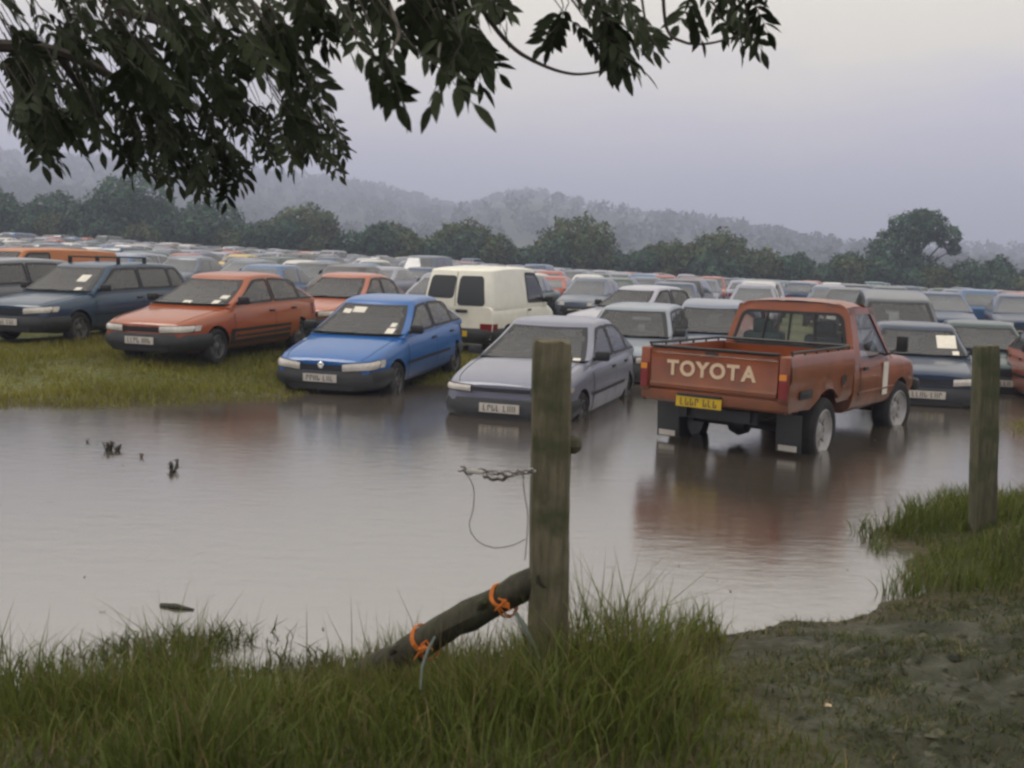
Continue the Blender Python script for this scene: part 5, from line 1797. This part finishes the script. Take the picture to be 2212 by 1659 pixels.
# thin stake just right of it
a_, b_ = at_depth(2150 * QS, 985 * QS, D2 + 0.25), at_depth(2146 * QS, 1110 * QS, D2 + 0.25)
st_ = MB().tube([(b_.x, b_.y, gz(b_.x, b_.y) - 0.1), ((a_.x + b_.x) / 2 + 0.006, a_.y, (a_.z + b_.z) / 2), a_], [0.017, 0.015, 0.012], 7)
tag(st_.build('stake', m_wood), 'thin pale stake just right of the dark mossy post', 'stake')

# diagonal brace leaning on the middle post
def on_brace(x):
    return DP - 0.10


def pol(pts, d0, d1):
    out_ = []
    for i, (x, y) in enumerate(pts):
        out_.append(at_depth(x * QS, y * QS, d0 + (d1 - d0) * i / (len(pts) - 1)))
    return out_


b_top = at_depth(1186 * QS, 1245 * QS, DP - 0.035)
b_end = min((at_depth(742 * QS, 1480 * QS, d_) for d_ in np.arange(2.4, 4.2, 0.02)), key=lambda p: abs(p.z - gz(p.x, p.y) - 0.03))
b_dir = (b_end - b_top)
bt_ = np.linspace(0, 1.12, 17)
bp_ = [b_top + b_dir * t + Vector((0, 0.008 * math.sin(t * 9), 0.014 * math.sin(t * 5) + 0.006 * math.sin(t * 17))) for t in bt_]
br = MB().tube(bp_, [0.050 + 0.016 * t + 0.004 * math.sin(t * 23) + 0.003 * math.sin(t * 41 + 1) for t in bt_], 14)
_r = random.Random(8)
br.v = [tuple(c + _r.uniform(-0.0035, 0.0035) for c in p) for p in br.v]
for t in (0.3, 0.72):
    q_ = b_top + b_dir * t
    br.tube([q_ + Vector((0, -0.03, 0.03)), q_ + Vector((0.01, -0.07, 0.065)), q_ + Vector((0.015, -0.085, 0.075))], [0.024, 0.018, 0.011], 8)
tag(br.build('brace', m_wood3), 'thick slanting wooden brace leaning from the grass up to the middle post', 'brace')
bd = b_dir.normalized(); bs = bd.cross(Vector((0, 0, 1))).normalized(); bn = bs.cross(bd).normalized()
if bn.z < 0: bn = -bn
tag(MB().tube(pol([(940, 1375), (924, 1405), (912, 1440), (908, 1490)], DP - 0.36, DP - 0.44), [0.004, 0.006, 0.005, 0.003], 6).build('plastic_strip', m_hose),
    'pale strip of plastic hanging down below the left part of the brace', 'plastic strip')
tag(MB().tube(pol([(1112, 1322), (1130, 1350), (1150, 1388), (1166, 1425)], DP - 0.16, DP - 0.20), [0.005, 0.008, 0.008, 0.004], 6).build('plastic_strip', m_hose),
    'pale strip of plastic hanging between the brace and the foot of the post', 'plastic strip')


def twine(t, label, r_, turns, tail, seed):
    rr = random.Random(seed); mb = MB(); c_ = b_top + b_dir * t
    for k in range(turns):
        off = bd * (0.012 * (k - turns / 2)); ph = rr.uniform(0, 1)
        mb.tube([c_ + off + bd * (0.006 * math.sin(3 * a + ph)) + bs * ((r_ + 0.004 * math.sin(5 * a)) * math.cos(a)) + bn * ((r_ + 0.004 * math.sin(4 * a + ph)) * math.sin(a)) for a in np.linspace(0, 2 * math.pi, 22)], 0.004, 6, cap=False)
    # knot and loose ends towards the camera
    kpos = c_ - Vector((0, r_ + 0.006, 0)) + Vector((0, 0, 0.02))
    for k in range(5):
        mb.tube([kpos, kpos + Vector((rr.uniform(-0.02, 0.03), -0.012, rr.uniform(-0.02, 0.02))), kpos + Vector((rr.uniform(-0.035, 0.045), -0.018, rr.uniform(-tail, 0.02)))], [0.006, 0.005, 0.003], 5)
    tag(mb.build('baler_twine', m_twine), label, 'twine', 'orange twine tied round the brace')


twine(0.20, 'orange twine tied round the brace close to the post', 0.062, 2, 0.03, 1)
twine(0.57, 'orange twine tied round the middle of the slanting brace', 0.068, 2, 0.06, 2)
n = 5200
tt_ = rng.uniform(0.10, 1.15, n)
X = b_top.x + b_dir.x * tt_ + rng.normal(0, 0.05, n); Y = b_top.y + b_dir.y * tt_ - rng.uniform(-0.05, 0.40, n)
H = rng.uniform(0.08, 0.26, n) * (0.75 + 0.5 * vnoise(X * 4, Y * 4, 120))
o = blades('brace_grass', X, Y, ground_z(X, Y), H, rng.uniform(0.0018, 0.0038, n), H * rng.uniform(0.1, 0.9, n), grass_cols(n, X, Y, (0.055, 0.072, 0.017), (0.14, 0.15, 0.034), 0.14), m_grass)
tag(o, 'long grass growing up round the slanting brace', 'grass', kind='stuff')

# barbed wire end twisted out from the post, with its loose loop
wr_ = empty('barbed_wire', tuple(at_depth(1150 * QS, 1018 * QS, DP - 0.08)))
wo = wr_.location.copy()
def wire(pts, r_, name, twist=0.0, d0=DP - 0.10, d1=DP - 0.20, mat=None, seed=0):
    c = pol(pts, d0, d1); dense = []
    for i in range(len(c) - 1):
        for k in range(5):
            t = k / 5.0
            p0 = c[max(i - 1, 0)]; p1 = c[i]; p2 = c[i + 1]; p3 = c[min(i + 2, len(c) - 1)]
            q = 0.5 * ((2 * p1) + (p2 - p0) * t + (2 * p0 - 5 * p1 + 4 * p2 - p3) * t * t + (3 * p1 - p0 - 3 * p2 + p3) * t ** 3)
            dense.append(q)
    dense.append(c[-1])
    dense = [p + Vector((0, math.sin(i * 1.3 + seed) * twist, math.cos(i * 1.3 + seed) * twist)) - wo for i, p in enumerate(dense)]
    return MB().tube(dense, r_, 5).build(name, mat or m_wire, wr_)


wire([(1155, 1018), (1120, 1022), (1080, 1026), (1040, 1016), (995, 1012)], 0.0026, 'strand', 0.007, seed=0)
wire([(1155, 1020), (1115, 1020), (1075, 1022), (1035, 1020), (990, 1014)], 0.0026, 'strand', 0.007, seed=3)
wire([(1150, 1014), (1110, 1030), (1060, 1018), (1020, 1024), (1000, 1018)], 0.0022, 'strand', 0.004, seed=1)
wire([(998, 1014), (1015, 1035), (1024, 1060), (1022, 1100), (1014, 1135), (1028, 1165), (1060, 1182), (1100, 1180), (1135, 1165)], 0.0017, 'loop', 0.001, d1=DP - 0.12)
wire([(1130, 1022), (1132, 1060), (1140, 1110), (1138, 1165), (1134, 1210)], 0.0018, 'loop', 0.001, d1=DP - 0.10)
wire([(1045, 1028), (1060, 1034), (1085, 1036), (1095, 1028)], 0.006, 'barb', 0.003, seed=2)
for (x, y) in ((1010, 1016), (1050, 1022), (1090, 1026), (1125, 1022)):
    wire([(x - 8, y - 9), (x, y), (x + 7, y + 10)], 0.0022, 'barb', 0.0)
MB().box(tuple(at_depth(1025 * QS, 1019 * QS, DP - 0.2) - wo), (0.055, 0.012, 0.014), Matrix.Rotation(R(6), 3, 'Y'), bev=0.004).build('insulator', m_rag, wr_)
MB().tube([tuple(at_depth(1146 * QS, 1012 * QS, DP - 0.085) - wo), tuple(at_depth(1158 * QS, 1018 * QS, DP - 0.09) - wo), tuple(at_depth(1148 * QS, 1026 * QS, DP - 0.085) - wo)], 0.004, 5).build('staple', m_chrome, wr_)
tag(wr_, 'twisted end of barbed wire with a loose loop, stapled to the middle post', 'wire')

# ------------------------------------------------------------------ bits floating on the water
m_debris = pmat('wet_debris', (0.035, 0.035, 0.022), rough=0.6, var=0.4, vscale=30)
m_brownleaf = pmat('dead_leaf', (0.11, 0.06, 0.03), rough=0.6, var=0.3)


def tuft(px, py, s, label, name='grass_tuft', mat=None, nb=16, seed=0):
    rr = random.Random(seed); c = at_z(px * QS, py * QS, 0.0)
    root = empty(name, (c.x, c.y, 0.0))
    for k in range(nb):
        a = rr.uniform(0, 6.28); l = s * rr.uniform(0.5, 1.1); hh = s * rr.uniform(0.3, 0.9)
        ca, sa = math.cos(a), math.sin(a); w_ = s * 0.09
        b0 = (rr.uniform(-0.2, 0.2) * s, rr.uniform(-0.2, 0.2) * s)
        MB().add([(b0[0] - sa * w_, b0[1] + ca * w_, -0.02), (b0[0] + sa * w_, b0[1] - ca * w_, -0.02), (b0[0] + ca * l * 0.5 + sa * w_, b0[1] + sa * l * 0.5 - ca * w_, hh), (b0[0] + ca * l * 0.5 - sa * w_, b0[1] + sa * l * 0.5 + ca * w_, hh),
                  (b0[0] + ca * l, b0[1] + sa * l, hh * 0.7)], [(0, 1, 2, 3), (3, 2, 4)]).build('blade', mat or m_debris, root, smooth=False)
    tag(root, label, 'tuft', 'bits in the flood water')


tuft(236, 972, 0.10, 'larger dark grass tuft poking out of the water at the left', seed=1, nb=22)
tuft(252, 974, 0.08, 'small dark tuft touching the right side of the larger tuft at the left', seed=2, nb=14)
tuft(188, 955, 0.05, 'faint small tuft furthest left in the open water', seed=3, nb=8)
tuft(305, 988, 0.05, 'little brownish tuft between the two dark tufts in the water', mat=m_brownleaf, seed=4, nb=8)
tuft(372, 1018, 0.09, 'dark tuft alone in the open water, nearest the camera', seed=5, nb=18)
tuft(384, 1003, 0.06, 'small dark sprig just behind the nearest tuft in the water', seed=6, nb=8)
ft = pol([(362, 1310), (380, 1314), (400, 1318)], 4.8, 4.8)
cft = at_z(380 * QS, 1314 * QS, 0)
twg = MB().tube([(cft.x - 0.09, cft.y + 0.03, 0.004), (cft.x, cft.y + 0.005, 0.010), (cft.x + 0.10, cft.y - 0.02, 0.003)], [0.012, 0.014, 0.005], 7)
tag(twg.build('floating_twig', m_debris), 'dark twig floating close to the near left bank', 'twig', 'bits in the flood water')
n = 900
X = rng.uniform(-8, 7, n); Y = rng.uniform(3.2, 13, n); sd = pond_sd(X, Y)
keep = (sd < -0.02) & ((sd > -0.8) | (vnoise(X * 0.9, Y * 1.6, 130) > 0.72)) & (rng.random(n) < 0.55); X, Y = X[keep], Y[keep]; n = len(X)
an = rng.uniform(0, 3.14, n); ln_ = rng.uniform(0.006, 0.028, n); wd_ = rng.uniform(0.002, 0.005, n)
dx_, dy_ = np.cos(an), np.sin(an)
P = np.stack([np.stack([X - dx_ * ln_ - dy_ * wd_, Y - dy_ * ln_ + dx_ * wd_, np.full(n, 0.003)], -1), np.stack([X - dx_ * ln_ + dy_ * wd_, Y - dy_ * ln_ - dx_ * wd_, np.full(n, 0.003)], -1),
              np.stack([X + dx_ * ln_ + dy_ * wd_, Y + dy_ * ln_ - dx_ * wd_, np.full(n, 0.005)], -1), np.stack([X + dx_ * ln_ - dy_ * wd_, Y + dy_ * ln_ + dx_ * wd_, np.full(n, 0.005)], -1)], 1)
me = bpy.data.meshes.new('floating_straw'); me.vertices.add(n * 4); me.vertices.foreach_set('co', P.ravel())
me.loops.add(n * 4); me.loops.foreach_set('vertex_index', np.arange(n * 4)); me.polygons.add(n); me.polygons.foreach_set('loop_start', np.arange(0, n * 4, 4)); me.update(calc_edges=True)
me.materials.append(pmat('wet_straw', (0.10, 0.085, 0.045), rough=0.6))
tag(obj_from('floating_straw', me), 'scattered straw and grass scraps floating on the flood water', 'straw', kind='stuff')
lf_ = at_z(1785 * QS, 1558 * QS, 0.22)
MBl = MB().add([(-0.02, -0.012, 0.012), (0.022, -0.008, 0.006), (0.028, 0.012, 0.014), (-0.012, 0.018, 0.02), (0, 0, 0.022)], [(0, 1, 4), (1, 2, 4), (2, 3, 4), (3, 0, 4)])
o = MBl.build('fallen_leaf', m_letter, smooth=False); o.scale = (0.6, 0.6, 0.6); o.location = (lf_.x, lf_.y, gz(lf_.x, lf_.y)); o['label'] = 'pale fallen leaf on the wet earth at the near right'; o['category'] = 'leaf'

# ------------------------------------------------------------------ the ash tree overhead
m_ash = pmat('ash_leaf', (0.026, 0.036, 0.014), rough=0.65, spec=0.12, var=0.3, vscale=9)
ash = empty('ash_tree', (-3.9, 2.4, gz(-3.9, 2.4)))
tag(ash, 'overhanging ash tree, its drooping leafy branches hanging into the top of the view', 'tree')
ao = ash.location.copy()
# one leaflet: a pointed, slightly folded blade one unit long
lv, lfc = [], []
prof_ = [(0, 0.02), (0.18, 0.13), (0.42, 0.19), (0.68, 0.15), (0.88, 0.06), (1.0, 0.0)]
for (x, w_) in prof_:
    lv += [(x, -w_, 0.05 * w_ * 6 - 0.10 * x * x), (x, 0, -0.10 * x * x), (x, w_, 0.05 * w_ * 6 - 0.10 * x * x)]
for i in range(5):
    a = i * 3
    lfc += [(a, a + 3, a + 4, a + 1), (a + 1, a + 4, a + 5, a + 2)]
leaf_me = MB().add(lv, lfc).mesh('leaf', [m_ash], angle=60)
LV = np.array(lv); LF = lfc
CL = [  # centre x, y, radius x, y (photo pixels of the 2212 wide view), number of compound leaves, depth range
    (180, 130, 180, 90, 70, 3.8, 6.2), (400, 120, 160, 75, 62, 3.8, 6.0), (230, 235, 130, 60, 44, 4.2, 6.5), (420, 230, 110, 70, 44, 4.4, 6.5), (350, 320, 90, 40, 26, 4.8, 7),
    (420, 355, 60, 30, 12, 5, 6.5), (475, 350, 45, 55, 18, 4.6, 6.2), (590, 285, 80, 45, 30, 4.8, 7.2), (690, 300, 70, 45, 26, 5.4, 7.6), (655, 225, 45, 55, 20, 4.2, 6), (640, 135, 40, 40, 10, 3.6, 4.6),
    (120, 280, 25, 45, 9, 4.2, 5.5), (560, 75, 60, 25, 12, 3.6, 5), (690, 50, 100, 14, 10, 3.6, 4.6), (835, 35, 45, 25, 6, 3.4, 4.2), (955, 40, 95, 35, 19, 3.4, 4.4), (985, 95, 35, 25, 4, 3.2, 4.0),
    (832, 140, 16, 14, 2, 2.8, 3.0), (948, 150, 18, 14, 2, 2.7, 2.9), (1035, 95, 18, 25, 4, 3.4, 4.0), (1305, 68, 50, 26, 13, 3.9, 4.7), (1340, 100, 36, 12, 5, 4.0, 4.8), (1390, 72, 22, 16, 2, 4.0, 4.6),
    (1180, 45, 30, 8, 2, 3.6, 4.2), (1600, 48, 26, 16, 6, 4.6, 5.4), (1500, 20, 50, 10, 2, 3.8, 4.4),
    (480, -10, 480, 50, 80, 3.6, 6), (980, -15, 130, 35, 14, 3.4, 4.4), (1310, 0, 80, 30, 8, 3.6, 4.4), (1600, 0, 70, 25, 7, 4.0, 4.8), (60, 200, 60, 130, 34, 4, 6.2)]
fwd_leaf = []
twigs = MB()
ra = random.Random(99)
for (cx_, cy_, rx_, ry_, nn_, d0, d1) in CL:
    for k in range(int(nn_ * (0.8 if cx_ < 780 else 1.0) + 0.5)):
        while True:
            a, b = ra.uniform(-1, 1), ra.uniform(-1, 1)
            if a * a + b * b < 1: break
        dp = ra.uniform(d0, d1)
        ctr = at_depth((cx_ + a * rx_) * QS, (cy_ + b * ry_) * QS, dp)
        # rachis droops outwards
        az = ra.gauss(0.5, 1.1)
        dr = Vector((math.cos(az) * 0.75, math.sin(az) * 0.75, -ra.uniform(0.35, 1.3))).normalized()
        ln = ra.uniform(0.15, 0.24)
        start = ctr - dr * ln * 0.5
        nrm = (Vector((ra.gauss(0, 0.5), ra.gauss(0, 0.5) - 0.3, 1.0))).normalized()
        side = dr.cross(nrm)
        if side.length < 0.1: side = dr.cross(Vector((1, 0, 0)))
        side.normalize(); nrm = side.cross(dr).normalized()
        sag = Vector((0, 0, -0.03))
        npair = ra.choice([3, 4, 4, 5])
        pts_ = []
        for i in range(4):
            t = i / 3; pts_.append(start + dr * ln * t + sag * t * t - ao)
        twigs.tube(pts_, [0.0022, 0.002, 0.0016, 0.001], 4, cap=False)
        up_ = start - dr * 0.05 + Vector((-0.06, 0.02, 0.10))
        twigs.tube([up_ - ao, start - ao], [0.003, 0.0022], 4, cap=False)
        for i in range(npair + 1):
            t = 0.22 + 0.78 * i / npair
            base = start + dr * ln * t + sag * t * t
            for sg in ((1, -1) if i < npair else (0,)):
                ll = ra.uniform(0.070, 0.105) * (1.0 if i else 0.8)
                d_ = (dr * (0.62 if sg else 1.0) + side * sg * 0.8 + Vector((0, 0, -0.25))).normalized()
                nn2 = (nrm + Vector((ra.gauss(0, 0.25), ra.gauss(0, 0.25), ra.gauss(0, 0.25)))).normalized()
                y_ = nn2.cross(d_).normalized(); z_ = d_.cross(y_)
                Mx = Matrix(((d_.x, y_.x, z_.x, base.x - ao.x), (d_.y, y_.y, z_.y, base.y - ao.y), (d_.z, y_.z, z_.z, base.z - ao.z), (0, 0, 0, 1)))
                face = abs(z_.dot((base - CAM).normalized()))
                fwd_leaf.append((ll / dp * (0.4 + face), ll, Mx, (cy_ + b * ry_) > 55))
fwd_leaf.sort(key=lambda q: -(q[0] + (1 if q[3] else 0)))
for sc_, ll, Mx, _v_ in fwd_leaf[:300]:
    o = obj_from('leaf', leaf_me, ash); o.matrix_local = Mx @ Matrix.Diagonal((ll, ll, ll, 1))
rest = fwd_leaf[300:]
V = []; F = []
allv = np.concatenate([(LV * ll) @ np.array(Mx.to_3x3()).T + np.array(Mx.translation) for _, ll, Mx, _q in rest])
nv = len(LV)
fl_ = np.array(LF)
allf = (fl_[None] + (np.arange(len(rest)) * nv)[:, None, None]).reshape(-1, 4)
me = bpy.data.meshes.new('foliage'); me.vertices.add(len(allv)); me.vertices.foreach_set('co', allv.ravel())
me.loops.add(allf.size); me.loops.foreach_set('vertex_index', allf.ravel()); me.polygons.add(len(allf)); me.polygons.foreach_set('loop_start', np.arange(0, allf.size, 4))
me.update(calc_edges=True); me.materials.append(m_ash)
o = obj_from('foliage', me, ash); o['kind'] = 'stuff'
o = twigs.build('leaf_stalks', m_bark, ash); o['kind'] = 'stuff'
# trunk and limbs
tk = MB().tube([(0, 0, -0.2), (0.0, 0, 0.4), (0.05, 0.02, 1.6), (0.12, 0.1, 3.0), (0.1, 0.1, 4.4), (-0.1, 0.2, 6.0)], [0.34, 0.25, 0.21, 0.19, 0.15, 0.08], 14)
tk.build('trunk', m_bark, ash)


def limb(pts, r0, r1, start=None):
    P = ([Vector(start)] if start is not None else []) + [at_depth(x * QS, y * QS, d) - ao for x, y, d in pts]
    dense = []
    for i in range(len(P) - 1):
        p0 = P[max(i - 1, 0)]; p1 = P[i]; p2 = P[i + 1]; p3 = P[min(i + 2, len(P) - 1)]
        for k in range(6):
            t = k / 6.0
            dense.append(0.5 * ((2 * p1) + (p2 - p0) * t + (2 * p0 - 5 * p1 + 4 * p2 - p3) * t * t + (3 * p1 - p0 - 3 * p2 + p3) * t ** 3))
    dense.append(P[-1])
    n = len(dense)
    MB().tube(dense, [r0 + (r1 - r0) * (i / (n - 1)) ** 0.7 for i in range(n)], 7).build('branch', m_bark, ash)


limb([(-250, -120, 4.2), (200, -60, 4.6), (600, -70, 4.4), (1000, -40, 3.9), (1400, -60, 4.0), (1750, -40, 4.2)], 0.075, 0.008, (0.12, 0.1, 3.2))
limb([(-200, 60, 4.6), (120, 110, 5.0), (300, 210, 5.3), (380, 330, 5.6), (460, 400, 5.6)], 0.05, 0.006, (0.10, 0.08, 2.6))
limb([(250, 20, 4.8), (480, 90, 5.0), (620, 190, 5.4), (700, 280, 6.0), (770, 330, 6.4)], 0.025, 0.004)
limb([(120, 110, 5.0), (200, 230, 5.3), (285, 350, 5.6), (340, 382, 5.7), (430, 385, 5.7)], 0.022, 0.005)
limb([(900, -35, 3.9), (960, 60, 3.6), (950, 100, 3.2), (946, 135, 2.9)], 0.012, 0.003)
limb([(820, -40, 4.0), (860, 60, 3.5), (850, 100, 3.1), (834, 125, 2.95)], 0.010, 0.003)
limb([(1000, -40, 3.9), (1090, 85, 3.9), (1160, 135, 3.9), (1240, 160, 3.95), (1320, 150, 4.0)], 0.012, 0.004)
limb([(1300, -55, 4.0), (1310, 40, 4.0), (1320, 110, 4.0)], 0.010, 0.004)
limb([(1380, -55, 4.0), (1395, 50, 4.0), (1415, 95, 4.0), (1446, 136, 4.0)], 0.006, 0.003)
limb([(1430, -58, 4.0), (1440, 60, 4.1), (1475, 90, 4.1), (1520, 95, 4.2), (1570, 85, 4.2), (1610, 70, 4.2)], 0.008, 0.004)
limb([(1600, -50, 4.1), (1612, 20, 4.2), (1620, 90, 4.2)], 0.008, 0.003)

# ------------------------------------------------------------------ haze
hb = MB().box((0, 1200, 95), (4700, 3700, 196))
m_haze = bpy.data.materials.new('damp_air'); m_haze.use_nodes = True
_t = m_haze.node_tree; _t.nodes.clear()
_o = N(_t, 'ShaderNodeOutputMaterial'); _v = N(_t, 'ShaderNodeVolumePrincipled')
_v.inputs['Color'].default_value = (0.70, 0.755, 1.0, 1); _v.inputs['Density'].default_value = 0.00125; _v.inputs['Anisotropy'].default_value = 0.2
_t.links.new(_v.outputs[0], _o.inputs['Volume'])
hz_o = hb.build('haze', m_haze, smooth=False)
tag(hz_o, 'pale damp haze in the air over field and hills', 'haze', kind='stuff')
